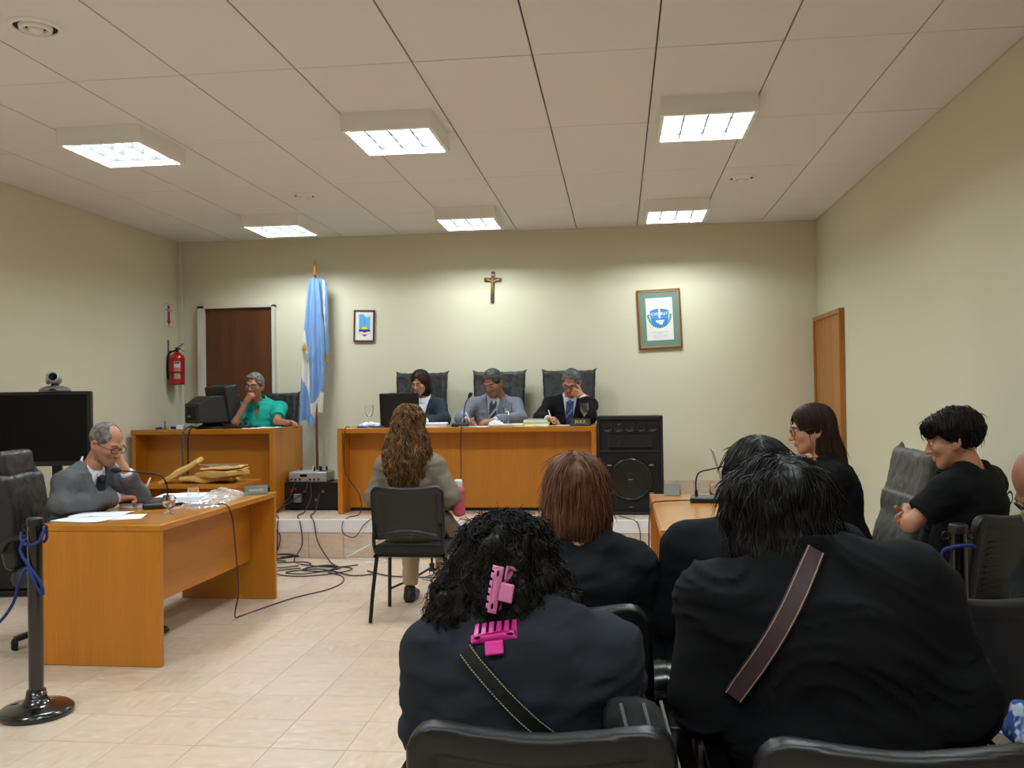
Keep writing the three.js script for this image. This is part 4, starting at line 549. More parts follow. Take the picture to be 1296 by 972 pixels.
// ---- counsel table
loose('paper_sheet', 'white printed sheet at the near corner of the counsel table', 0.3, 0.21, [-2.84, tabY, -4.86], 0.35);
loose('paper_sheet', 'white sheet overlapping the corner sheet on the counsel table', 0.3, 0.21, [-3.0, tabY + 0.003, -4.98], 0.1);
loose('paper_sheet', 'white sheet at the outer edge under the other loose sheets', 0.3, 0.21, [-2.97, tabY + 0.0005, -4.78], -0.15);
stack('paper_stack', 'thick stack of white papers before the grey-suited man', 0.3, 0.24, 0.03, [-2.88, tabY, -5.72], 0.25);
solo('notebook', box(0.3, 0.012, 0.22, 0, 0.006, 0, 0.003), std(0x2a2326, { roughness: 0.5 }), 'dark notebook under the writing hand of the grey-suited man', 'notebook', null, [-2.96, tabY + 0.028, -5.42], 0.2);
solo('folder', [sheet(0.26, 0.36, 0.02, 10, 5)], M.paper, 'open white folder with curled pages on the counsel table', 'folder', null, [-2.78, tabY + 0.002, -5.62], 0.2);
tableMic('gooseneck microphone on the counsel table bent toward the grey-suited man', [-2.83, tabY, -5.3], 0.4, [[0.055, 0.03, -0.03], [0.058, 0.12, -0.03], [0.03, 0.19, -0.015], [-0.06, 0.22, 0.03], [-0.2, 0.245, 0.1]], 0.16, 0.12);
tumbler('goblet', 'stemmed glass goblet of water on the counsel table edge', [[0, 0.001], [0.028, 0.001], [0.029, 0.004], [0.01, 0.012], [0.01, 0.018], [0.03, 0.035], [0.038, 0.06], [0.038, 0.075], [0.03, 0.105], [0.0285, 0.105], [0.0365, 0.075], [0.0365, 0.06], [0.029, 0.037], [0, 0.024]], [-2.63, tabY, -5.06], [[0, 0.025], [0.029, 0.038], [0.0362, 0.06], [0.036, 0.072], [0, 0.072]]);
tumbler('tumbler', 'glass tumbler behind the crumpled plastic on the counsel table', [[0, 0.001], [0.03, 0.001], [0.036, 0.02], [0.039, 0.05], [0.035, 0.09], [0.0337, 0.09], [0.0377, 0.05], [0.0345, 0.02], [0, 0.006]], [-2.79, tabY, -5.68 - 0.02], null);
{ const P = thing('plastic_wrap', 'crumpled clear plastic wrap spread on the counsel table', 'plastic', [-2.62, tabY, -5.62], 0.12); const mk = (w, d, h, s) => { const g = new THREE.PlaneGeometry(w, d, 44, 44).rotateX(-Math.PI / 2), p = g.attributes.position; for (let i = 0; i < p.count; i++) { const x = p.getX(i), z = p.getZ(i), e = (1 - (2 * x / w) ** 2) * (1 - (2 * z / d) ** 2); p.setY(i, 0.004 + Math.abs(e) * h * (0.55 + 0.45 * noise3(x * 9, z * 9, s)) + 0.012 * Math.abs(noise3(x * 26, z * 26, s + 3))); p.setX(i, x + 0.02 * noise3(x * 8, z * 8, s + 6)); p.setZ(i, z + 0.03 * noise3(x * 8, z * 8, s + 8)); } g.computeVertexNormals(); return g; }; part('sheet', mk(0.26, 0.8, 0.035, 1), M.bag, P); part('bunched_end', mk(0.22, 0.3, 0.085, 4).translate(-0.02, 0.004, -0.24), M.bag, P); }
tentPlate('dark green name plate at the far corner of the counsel table', '', 0.16, 0.06, 0.07, [-2.52, tabY, -6.08], 0.55, std(0x4a5148, { roughness: 0.4 }), ['#4a5148', '#9a956a', 40]);
stack('paper_stack', 'pile of white papers under the dark notebook on the counsel table', 0.28, 0.2, 0.022, [-2.965, tabY, -5.42], 0.25);
pen('white pen in the hand of the grey-suited man', [-2.985, tabY + 0.045, -5.4], [0.35, 1, -0.2]);
cord('counsel_microphone_cable', 'thin dark cable running from the counsel table down to the floor', [[-2.78, tabY + 0.01, -5.36], [-2.66, tabY + 0.006, -5.37], [-2.52, tabY + 0.008, -5.38], [-2.44, tabY + 0.01, -5.41], [-2.41, 0.7, -5.43], [-2.405, 0.5, -5.47], [-2.41, 0.2, -5.52], [-2.46, 0.03, -5.58], [-2.47, 0.005, -5.7], [-2.4, 0.005, -5.95], [-2.3, 0.005, -6.25], [-2.16, 0.005, -6.5], [-2.12, 0.005, -6.75], [-2.2, 0.005, -7.0], [-2.36, 0.005, -7.15]], 0.0045, M.cableMaroon);
// ---- side table by the right wall
tableMic('gooseneck microphone on the side table near the loudspeaker', [0.53, tabY, -5.6], -0.15, [[-0.075, 0.03, -0.02], [-0.075, 0.13, -0.02], [-0.055, 0.175, -0.01], [0.02, 0.2, 0.02], [0.16, 0.235, 0.06]], 0.22, 0.12);
tumbler('tumbler', 'stout water glass on the side table behind the microphone', [[0, 0.001], [0.034, 0.001], [0.042, 0.02], [0.044, 0.045], [0.038, 0.09], [0.0367, 0.09], [0.0427, 0.045], [0.04, 0.02], [0, 0.008]], [0.6, tabY, -5.83], [[0, 0.009], [0.039, 0.021], [0.0422, 0.045], [0.0415, 0.052], [0, 0.052]]);
tentPlate('empty clear acrylic name holder on the side table', '', 0.1, 0.075, 0.07, [0.335, tabY, -5.97], -0.2, phys(0xb9bcb8, { transmission: 0.6, roughness: 0.15, thickness: 0 }), null);
{ const P = thing('tablet_computer', 'slim laptop lid seen edge-on on the side table', 'laptop', [0.72, tabY, -5.95], Math.PI / 2 - 0.05); part('screen_lid', box(0.3, 0.3, 0.007, 0, 0, 0, 0.003).rotateX(-0.28).translate(0, 0.155, -0.09), M.silver, P); part('keyboard_deck', box(0.3, 0.014, 0.2, 0, 0.007, 0.06, 0.004), M.silver, P); }
cord('side_microphone_cable', 'black cable from the side table microphone down to the floor', [[0.42, tabY + 0.012, -5.6], [0.33, tabY + 0.012, -5.57], [0.24, tabY + 0.012, -5.53], [0.185, tabY + 0.008, -5.42], [0.165, 0.68, -5.36], [0.16, 0.45, -5.35], [0.16, 0.2, -5.36], [0.15, 0.02, -5.35], [0.1, 0.005, -5.3]], 0.004);
solo('cable_clip', box(0.03, 0.03, 0.03, 0, 0, 0, 0.006), M.plastic, 'small black inline switch on the hanging side table cable', 'switch', null, [0.163, 0.36, -5.345]);
cord('loudspeaker_cable', 'thin dark cable running from the loudspeaker down the dais', [[-0.02, PH + 0.012, -8.16], [0.0, PH + 0.008, -8.0], [0.07, PH + 0.006, -7.86], [0.14, PH - 0.02, -7.805], [0.16, 0.15, -7.8], [0.1, 0.02, -7.78], [0.08, 0.006, -7.6]], 0.004);
// ================================================================ CABLES ON THE FLOOR
const tangle = 'cables from the amplifier to the floor';
[[[-3.1, 0.62, -8.43], [-3.12, 0.5, -8.38], [-3.2, 0.38, -8.3], [-3.16, PH + 0.01, -8.05], [-3.05, PH + 0.01, -7.86], [-3.03, PH - 0.05, -7.79], [-3.02, 0.15, -7.76], [-3.0, 0.01, -7.68], [-2.9, 0.008, -7.55], [-2.7, 0.008, -7.58], [-2.62, 0.008, -7.48]],
 [[-2.98, 0.62, -8.43], [-2.97, 0.55, -8.38], [-3.08, 0.46, -8.36], [-3.18, PH + 0.03, -8.2], [-3.1, PH + 0.012, -7.9], [-3.07, PH - 0.06, -7.785], [-3.0, 0.2, -7.77], [-3.05, 0.01, -7.7], [-3.2, 0.01, -7.6], [-3.3, 0.01, -7.45]],
 [[-2.95, 0.6, -8.43], [-2.92, 0.48, -8.37], [-2.94, PH + 0.02, -8.25], [-2.9, PH + 0.014, -7.95], [-2.82, PH - 0.04, -7.79], [-2.8, 0.12, -7.77], [-2.83, 0.01, -7.65], [-2.6, 0.012, -7.4], [-2.35, 0.01, -7.35], [-2.2, 0.01, -7.45]],
 [[-2.86, 0.5, -8.43], [-2.85, PH + 0.03, -8.3], [-2.78, PH + 0.012, -7.95], [-2.7, PH - 0.02, -7.8], [-2.66, 0.16, -7.77], [-2.5, 0.02, -7.6], [-2.35, 0.01, -7.3], [-2.55, 0.01, -7.05], [-2.7, 0.01, -7.1], [-2.5, 0.012, -7.25], [-2.3, 0.01, -7.15], [-2.1, 0.01, -7.0], [-1.95, 0.01, -7.1], [-2.05, 0.01, -7.2], [-1.8, 0.01, -7.0], [-1.3, 0.01, -6.95], [-1.1, 0.01, -6.9]]
].forEach((p, i) => { const c = cord('floor_cable', ['black cable looping off the dais behind the counsel table', 'black cable falling from the mixer to the floor', 'maroon cable hanging from the amplifier over the white step', 'long dark cable snaking across the floor past the witness chair'][i], p, 0.0055, [M.cable, M.cable, M.cableMaroon, M.cableMaroon][i]); c.userData.group = tangle; });
cord('floor_cable', 'dark loose loops of cable on the floor before the dais', [[-2.6, 0.012, -7.3], [-2.45, 0.015, -7.4], [-2.3, 0.014, -7.3], [-2.4, 0.013, -7.15], [-2.6, 0.013, -7.2], [-2.5, 0.02, -7.32], [-2.2, 0.013, -7.28], [-2.25, 0.013, -7.1], [-2.5, 0.012, -6.95], [-2.7, 0.01, -7.0], [-2.8, 0.01, -7.15], [-2.62, 0.02, -7.24]], 0.005);
cord('floor_cable', 'white cable rising from the floor loops to the step', [[-2.15, 0.016, -7.5], [-2.0, 0.016, -7.58], [-2.05, 0.016, -7.68], [-2.3, 0.016, -7.7], [-2.36, 0.03, -7.65], [-2.2, 0.12, -7.74], [-2.05, 0.22, -7.79], [-1.98, PH - 0.02, -7.8], [-1.95, PH + 0.008, -7.86]], 0.005, M.cableWhite);
cord('floor_cable', 'grey cable coiled on the floor beside the counsel table', [[-3.3, 0.012, -7.3], [-3.1, 0.014, -7.35], [-2.95, 0.02, -7.4], [-2.85, 0.03, -7.5], [-3.0, 0.02, -7.55], [-3.15, 0.014, -7.45], [-3.05, 0.014, -7.28], [-2.8, 0.012, -7.3], [-2.7, 0.01, -7.4]], 0.007, M.cableGrey);
cord('floor_cable', 'black coil of cable at the foot of the white step', [[-2.95, 0.03, -7.66], [-2.85, 0.05, -7.6], [-2.8, 0.04, -7.68], [-2.9, 0.05, -7.72], [-2.98, 0.06, -7.64], [-2.88, 0.07, -7.58], [-2.78, 0.05, -7.62], [-2.84, 0.03, -7.7], [-3.02, 0.02, -7.6], [-3.2, 0.01, -7.5]], 0.006);
{ const P = thing('plastic_bag', 'crumpled white plastic bag on the floor by the cables', 'bag', [-3.05, 0, -7.42]); part('bag_body', nets((x, y, z) => sdEll(x, y - 0.03, z, 0.13, 0.06, 0.1) + 0.03 * noise3(x * 14, y * 14, z * 14), [-0.2, 0, -0.16], [0.2, 0.14, 0.16], 0.009), phys(0xe4e2da, { transmission: 0.2, roughness: 0.4, thickness: 0 }), P); }
// ---- floor stand of the witness microphone
{ const P = thing('microphone_stand', 'black tripod microphone stand in front of the witness', 'stand', [-1.42, 0, -6.75]);
  part('pole', cyl(0.009, 0.008, 0.75, 0, 0.1, 0, 12), M.blackMetal, P); part('hub', cyl(0.02, 0.02, 0.06, 0, 0.1, 0, 14), M.plastic, P);
  for (const a of [2.5, 0.4, -1.7]) part('leg', pipe([[0, 0.13, 0], [Math.cos(a) * 0.17, 0.06, Math.sin(a) * 0.17], [Math.cos(a) * 0.33, 0.012, Math.sin(a) * 0.33]], 0.009, 8), M.blackMetal, P);
  part('boom', pipe([[0, 0.84, 0], [0.02, 0.92, 0.1], [0.03, 0.98, 0.2]], 0.007, 8), M.blackMetal, P); part('microphone', xf(lathe([[0, 0.05], [0.02, 0.04], [0.022, 0.02], [0.016, 0], [0.011, -0.1], [0, -0.1]], 16), { r: [0.8, 0, 0], p: [0.03, 1.0, 0.24] }), M.blackMetal, P); }
// ---- barrier posts with blue rope
function stanchion(label, pos) { const P = thing('stanchion', label, 'stanchion', pos, 0, 'black barrier posts');
  part('base', lathe([[0, 0], [0.155, 0], [0.16, 0.012], [0.158, 0.026], [0.14, 0.038], [0.09, 0.046], [0.06, 0.055], [0.045, 0.08], [0.04, 0.11], [0, 0.11]], 44), M.gloss, P);
  part('post', cyl(0.032, 0.032, 0.8, 0, 0.09, 0, 24), M.gloss, P); part('cap', lathe([[0.034, 0.855], [0.036, 0.86], [0.036, 0.885], [0.03, 0.892], [0, 0.893]], 24), M.plastic, P); for (const s of [-1, 1]) part('hook_ring', new THREE.TorusGeometry(0.014, 0.004, 8, 18).translate(s * 0.046, 0.845, 0), M.blackMetal, P); return P; }
stanchion('black barrier post with blue rope in front of the counsel table', [-2.655, 0, -3.87]);
stanchion('black barrier post beside the swivel chair of the teenager', [1.31, 0, -3.74]);
stanchion('black barrier post behind the red-haired woman', [-0.2, 0, -3.8]);
const rope = (label, pts) => solo('barrier_rope', pipe(pts, 0.007, 8, pts.length * 10), M.rope, label, 'rope');
rope('blue rope knotted around the post by the counsel table', [[-2.70, 0.83, -3.84], [-2.69, 0.8, -3.82], [-2.66, 0.775, -3.825], [-2.62, 0.785, -3.84], [-2.605, 0.83, -3.86], [-2.61, 0.85, -3.88], [-2.62, 0.79, -3.9], [-2.66, 0.77, -3.915], [-2.705, 0.79, -3.88], [-2.7, 0.75, -3.83], [-2.67, 0.7, -3.825], [-2.63, 0.64, -3.832], [-2.608, 0.58, -3.85], [-2.612, 0.54, -3.86], [-2.622, 0.58, -3.832], [-2.66, 0.67, -3.82], [-2.72, 0.6, -3.85], [-2.76, 0.5, -3.86], [-2.85, 0.4, -3.87], [-3.1, 0.28, -3.9], [-3.6, 0.22, -3.95], [-4.66, 0.5, -4.0]]);
rope('blue rope slung from the post beside the teenager', [[1.37, 0.8, -3.74], [1.34, 0.815, -3.695], [1.28, 0.81, -3.69], [1.25, 0.78, -3.74], [1.25, 0.7, -3.74], [1.26, 0.6, -3.71], [1.29, 0.5, -3.695], [1.32, 0.42, -3.68], [1.24, 0.36, -3.69], [1.0, 0.28, -3.72], [0.7, 0.24, -3.75], [0.4, 0.28, -3.78], [0.15, 0.34, -3.8], [-0.05, 0.55, -3.8], [-0.154, 0.845, -3.8]]);
// ================================================================ PEOPLE
const fab = (c, o = {}) => phys(c, { specularIntensity: 0.4, roughness: 0.9, bumpMap: rep(fabricBump, 9), bumpScale: 0.0007, ...o });
const skinMat = phys(0xffffff, { vertexColors: true, roughness: 0.55 });
const hairMat = phys(0xffffff, { vertexColors: true, roughness: 0.5, specularIntensity: 0.4 });
const C3 = (h) => new THREE.Color(h);
function addColor(g, c) { const n = g.attributes.position.count, a = new Float32Array(n * 3); for (let i = 0; i < n; i++) { a[i * 3] = c.r; a[i * 3 + 1] = c.g; a[i * 3 + 2] = c.b; } g.setAttribute('color', new THREE.BufferAttribute(a, 3)); return g; }
function joinC(list) { return mergeGeometries(list.map((g) => { const h = g.index ? g.toNonIndexed() : g.clone(); if (!h.attributes.uv) h.setAttribute('uv', new THREE.BufferAttribute(new Float32Array(h.attributes.position.count * 2), 2)); for (const k of Object.keys(h.attributes)) if (!['position', 'normal', 'uv', 'color'].includes(k)) h.deleteAttribute(k); return h; })); }
// ---- head in its own axes: y up, z out of the face, eyes at y = 0
const hp = {}; for (const s of [-1, 1]) hp[s] = { j0: V(s * 0.056, -0.03, 0.0), j1: V(s * 0.02, -0.095, 0.06), b0: V(s * 0.042, 0.019, 0.08), b1: V(s * 0.013, 0.015, 0.092) };
const NOSE = [V(0, 0.006, 0.091), V(0, -0.036, 0.112)], UL = [V(-0.019, -0.064, 0.0915), V(0.019, -0.064, 0.0915)], LL = [V(-0.015, -0.0745, 0.0905), V(0.015, -0.0745, 0.0905)], NK = [V(0, -0.05, -0.02), V(0, -0.17, -0.045)];
function headField(x, y, z, o) {
  const ax = Math.abs(x), w = o.width || 1, xs = x / w, as = ax / w;
  let d = sdEll(xs, y - 0.032, z + 0.012, 0.075, 0.086, 0.097);
  d = smin(d, sdEll(xs, y + 0.035, z - 0.034, 0.06, 0.078, 0.058), 0.035);
  const h = hp[1];
  d = smin(d, sdCap(as, y, z, h.j0, h.j1, 0.018, 0.016), 0.03);
  d = smin(d, Math.hypot(xs, y + 0.1, z - 0.066) - (o.chin || 0.019), 0.025);
  d = smin(d, sdCap(as, y, z, h.b0, h.b1, 0.0095, 0.0105), 0.014);
  d = smin(d, Math.hypot(as - 0.045, y + 0.026, z - 0.066) - 0.02, 0.024);
  d = smax(d, -(Math.hypot(as - 0.031, y + 0.002, z - 0.104) - 0.0165), 0.014);
  d = smin(d, Math.hypot(as - 0.031, y + 0.001, z - 0.0765) - 0.0142, 0.004);
  d = smin(d, sdCap(xs, y, z, NOSE[0], NOSE[1], 0.0085, 0.0125 * (o.nose || 1)), 0.012);
  d = smin(d, Math.hypot(as - 0.0115, y + 0.039, z - 0.099) - 0.0088, 0.006);
  d = smin(d, sdCap(xs, y, z, UL[0], UL[1], 0.0058, 0.0058), 0.007);
  d = smin(d, sdCap(xs, y, z, LL[0], LL[1], 0.0066, 0.0066), 0.007);
  const ex = ax - 0.079 * w, ey = y + 0.012, ez = z + 0.01; let e = sdEll(ex + ez * 0.3, ey, ez + ey * 0.2, 0.0085, 0.033, 0.021); e = smax(e, -(Math.hypot(ex - 0.012, (ey - 0.004) * 0.62, ez - 0.004) - 0.0115), 0.006); d = smin(d, e, 0.008);
  return smin(d, sdCap(x, y, z, NK[0], NK[1], 0.051 * (o.neck || 1), 0.056 * (o.neck || 1)), 0.03);
}
function headMesh(o) {
  const s = C3(o.skin), lip = C3(o.lips || o.skin).lerp(C3(0x9c3f3a), o.lipstick || 0.35), red = s.clone().lerp(C3(0xb0523a), 0.22), stub = s.clone().lerp(C3(0x3b3634), o.stubble || 0), lash = C3(0x2a1c16);
  return nets((x, y, z) => headField(x, y, z, o), [-0.1, -0.19, -0.13], [0.1, 0.14, 0.14], o.yaw > 2 ? 0.006 : 0.0044, (x, y, z, t) => {
    t.copy(s); const n = 0.5 + 0.5 * noise3(x * 40, y * 40, z * 40); t.lerp(red, 0.25 * n);
    if (o.stubble && z > -0.01) t.lerp(stub, sstep(-0.04, -0.062, y - (Math.abs(x) > 0.035 ? 0.02 : 0)) * sstep(-0.14, -0.12, y) * (0.7 + 0.3 * n));
    if (z > 0.07 && Math.abs(x) < 0.024) t.lerp(lip, sstep(0.012, 0.008, Math.abs(y + 0.069)) * sstep(0.025, 0.02, Math.abs(x)));
    if (o.lids && z > 0.08 && Math.abs(Math.abs(x) - 0.031) < 0.016) t.lerp(lash, 0.85 * sstep(0.0042, 0.002, Math.abs(y + 0.0075 + (Math.abs(x) - 0.031) ** 2 * 12)));
    if (Math.abs(x) > 0.073) t.lerp(red, 0.5);
  });
}
const CURLS = { relaxed: [0.3, 0.35, 0.42, 0.5], fist: [1.25, 1.3, 1.35, 1.4], pen: [0.75, 0.95, 1.15, 1.3], flat: [0.12, 0.1, 0.12, 0.15], rest: [0.55, 0.6, 0.65, 0.7] };
function handMesh(pose, mirror, col) {
  const c = CURLS[pose], bones = []; const fx = [0.0295, 0.01, -0.0105, -0.0295], fl = [0.07, 0.078, 0.073, 0.057];
  for (let k = 0; k < 4; k++) { let p = V(fx[k], 0.084 - Math.abs(k - 1.3) * 0.004, 0), a = 0; const spread = (1.5 - k) * 0.05; for (let j = 0; j < 3; j++) { a += c[k] * (j ? 1.05 : 0.8); const L = fl[k] * [0.46, 0.3, 0.24][j], q = p.clone().add(V(Math.sin(spread) * L, Math.cos(a) * L, Math.sin(a) * L)); bones.push([p, q, 0.0092 - j * 0.0008, 0.0088 - j * 0.001]); p = q; } }
  const curled = c[0] > 0.6; const t0 = V(0.028, 0.022, 0.006), t1 = V(curled ? 0.044 : 0.056, 0.05, curled ? 0.026 : 0.016), t2 = V(curled ? 0.034 : 0.066, 0.078, curled ? 0.044 : 0.024), t3 = V(curled ? 0.016 : 0.068, curled ? 0.09 : 0.1, curled ? 0.05 : 0.03); bones.push([t0, t1, 0.0135, 0.0115], [t1, t2, 0.0108, 0.0098], [t2, t3, 0.0095, 0.008]);
  const base = C3(col), kn = base.clone().lerp(C3(0xb0523a), 0.3);
  const g = nets((x, y, z) => { let d = sdBox(x + 0.001, y - 0.046, z, 0.0395 - 0.006 * sstep(0.05, 0, y), 0.047, 0.0145, 0.013); d = smin(d, sdCap(x, y, z, V(0, 0.01, 0), V(0, -0.05, 0), 0.026, 0.027), 0.02); for (const b of bones) d = smin(d, sdCap(x, y, z, ...b), 0.0055); return d; }, [-0.06, -0.07, -0.035], [0.09, 0.18, 0.11], 0.0054, (x, y, z, t) => { t.copy(base).lerp(kn, 0.4 * (0.5 + 0.5 * noise3(x * 50, y * 50, z * 50)) * sstep(0.03, 0.1, y)); });
  if (mirror) { g.scale(-1, 1, 1); const ix = g.index.array; for (let i = 0; i < ix.length; i += 3) { const a = ix[i]; ix[i] = ix[i + 1]; ix[i + 1] = a; } g.computeVertexNormals(); }
  return g;
}
// ---- locks of hair: tapered tubes that start on the scalp and fall, kept outside head and clothes
function lockTube(pts, w, flat, col, out, S = 5) {
  const N = pts.length, base = out.pos.length / 3; let side = V(1, 0, 0);
  for (let i = 0; i < N; i++) {
    const T = pts[Math.min(i + 1, N - 1)].clone().sub(pts[Math.max(i - 1, 0)]).normalize(); side.addScaledVector(T, -side.dot(T)).normalize(); const up = V().crossVectors(T, side), u = i / (N - 1), r = w * (0.55 + 0.45 * Math.sin(Math.min(1, u * 2.5) * 1.57)) * (u > 0.6 ? 1 - ((u - 0.6) / 0.4) ** 2 * 0.93 : 1);
    for (let k = 0; k < S; k++) { const a = k / S * Math.PI * 2, ca = Math.cos(a), sa = Math.sin(a); out.pos.push(pts[i].x + (side.x * ca + up.x * sa * flat) * r, pts[i].y + (side.y * ca + up.y * sa * flat) * r, pts[i].z + (side.z * ca + up.z * sa * flat) * r); const c = col(u); out.col.push(c.r, c.g, c.b); }
    if (i) for (let k = 0; k < S; k++) { const a = base + (i - 1) * S + k, b = base + (i - 1) * S + (k + 1) % S; out.idx.push(a, a + S, b, b, a + S, b + S); }
  }
}
function scalpLine(x, z, y0 = 0.068) { return z > 0.02 ? y0 - sstep(0.035, 0.075, Math.abs(x)) * 0.09 : z > -0.03 ? y0 - 0.085 - (0.02 - z) * 0.4 : -0.055; }
// hair as a combed volume: a solid of the style's outline with fine strands lying along it
function combed(o, HM, HMi) {
  srand(o.seed || 5); const dark = C3(o.dark), light = C3(o.light), v = V(), fc = o.faceCut || [0, -0.045, 0.1, 0.066, 0.11, 0.085];
  const field = (x, y, z) => { v.set(x, y, z).applyMatrix4(HMi); const hx = v.x, hy = v.y, hz = v.z; let d = o.shape(hx, hy, hz, x, y, z) + (o.lump || 0) * noise3(x * 16, y * 16, z * 16) + (o.wave || 0) * noise3(x * 45, y * 18, z * 45); return smax(d, -sdEll(hx - fc[0], hy - fc[1], hz - fc[2], fc[3], fc[4], fc[5]), 0.012); };
  const c = V(0, 0, 0).applyMatrix4(HM), lo = [c.x - 0.3, c.y - (o.drop || 0.22), c.z - 0.3], hi = [c.x + 0.3, c.y + 0.19, c.z + 0.3];
  const under = dark.clone().lerp(light, 0.5), base = nets(field, lo, hi, o.res || 0.0075, (x, y, z, t) => t.copy(under)), P = base.attributes.position, nv = P.count, out = { pos: [], col: [], idx: [] };
  const grad = (p, n) => { const e = 0.003, d = field(p.x, p.y, p.z); n.set(field(p.x + e, p.y, p.z) - d, field(p.x, p.y + e, p.z) - d, field(p.x, p.y, p.z + e) - d).normalize(); return d; };
  const n = V(), dir = V();
  for (let q = 0; q < o.n; q++) {
    let i = Math.floor(rnd() * nv); if (q % 3 === 0) for (let t = 0; t < 30; t++) { v.set(P.getX(i), P.getY(i), P.getZ(i)).applyMatrix4(HMi); if (v.y > 0.085) break; i = Math.floor(rnd() * nv); } const p = V(P.getX(i), P.getY(i), P.getZ(i)), L = o.len * rr(0.5, 1.2), N = o.steps || 12, ds = L / N, off = rr(-0.0008, o.fluff || 0.003), pts = [], ph = rr(0, 6.28), kk = rnd(), fly = rnd() < (o.fly || 0.03), ax = rr(-0.12, 0.12); dir.set(0, -1, 0);
    for (let j = 0; j <= N; j++) {
      const d = grad(p, n); p.addScaledVector(n, -(d - off - (fly ? 0.02 * (j / N) ** 2 : 0))); pts.push(p.clone());
      v.copy(p).applyMatrix4(HMi); const crown = sstep(0.06, 0.12, v.y); dir.set(ax + (o.curl || 0) * Math.sin(ph + j * (o.freq || 1)), -1, (o.curl || 0) * Math.cos(ph + j * (o.freq || 1)));
      if (crown > 0) { const s = V(Math.sign(v.x - (o.part || 0)) * 0.9, 0, -0.5).transformDirection(HM); dir.addScaledVector(s, crown); }
      if (o.flow) o.flow(dir, v, p); dir.addScaledVector(n, -dir.dot(n)).normalize(); p.addScaledVector(dir, ds);
    }
    if (o.curlAmp) for (let j = 0; j < pts.length; j++) { const a = o.curlAmp * rr(0.6, 1), t = ph + j * (o.freq || 1); pts[j].x += Math.sin(t) * a; pts[j].z += Math.cos(t) * a; pts[j].y += Math.sin(t * 1.3) * a * 0.5; }
    const a = dark.clone().lerp(light, kk); lockTube(pts, o.w * rr(0.6, 1.3), 0.7, () => a, out, 3);
  }
  const g = new THREE.BufferGeometry(); g.setAttribute('position', new THREE.Float32BufferAttribute(out.pos, 3)); g.setAttribute('color', new THREE.Float32BufferAttribute(out.col, 3)); g.setIndex(out.idx); g.computeVertexNormals(); return [base, g];
}
function hairCap(o) { // close cap of hair on the scalp, in head axes
  const t = o.thick, dark = C3(o.dark), light = C3(o.light);
  return nets((x, y, z) => {
    const gx = o.grain === 'side' ? noise3(x * 18, y * 45, z * 70) : noise3(x * 75, y * 40, z * 16);
    let d = sdEll(x, y - 0.034 - (o.lift || 0) * sstep(-0.02, 0.06, z), z + 0.012 + (o.back || 0), 0.076 + t, 0.086 + t, 0.097 + t + (o.back || 0)) + gx * (o.rough || 0.003) + 0.004 * (o.lump || 0) * noise3(x * 14, y * 14, z * 14);
    if (o.low) d = smin(d, sdEll(x, y + 0.03, z + 0.04, 0.074 + t, 0.1 + o.low, 0.075 + t), 0.04);
    const yl = scalpLine(x, z, (o.line || 0.068)) + 0.006 * noise3(x * 60, z * 60, 4) - (z < -0.03 ? (o.low || 0) : (z < 0.02 ? (o.side || 0) : (o.fringe || 0)));
    d = smax(d, (yl - y) * 0.8, 0.006);
    if (o.bald) d = smax(d, -(Math.hypot(x, (y - 0.13) * 0.9, (z - (o.baldZ || 0.03)) * 0.8) - o.bald), 0.004);
    return d;
  }, [-0.13, -0.17 - (o.low || 0), -0.16 - 2 * (o.back || 0)], [0.13, 0.17, 0.13], o.res || 0.0052, (x, y, z, c) => { c.copy(dark).lerp(light, clamp(0.5 + 0.5 * noise3(x * 55, y * 30, z * 30) + (o.grey ? o.grey * noise3(x * 12, y * 12, z * 12) : 0), 0, 1)); });
}
const browMat = (c) => std(c, { roughness: 0.7 });
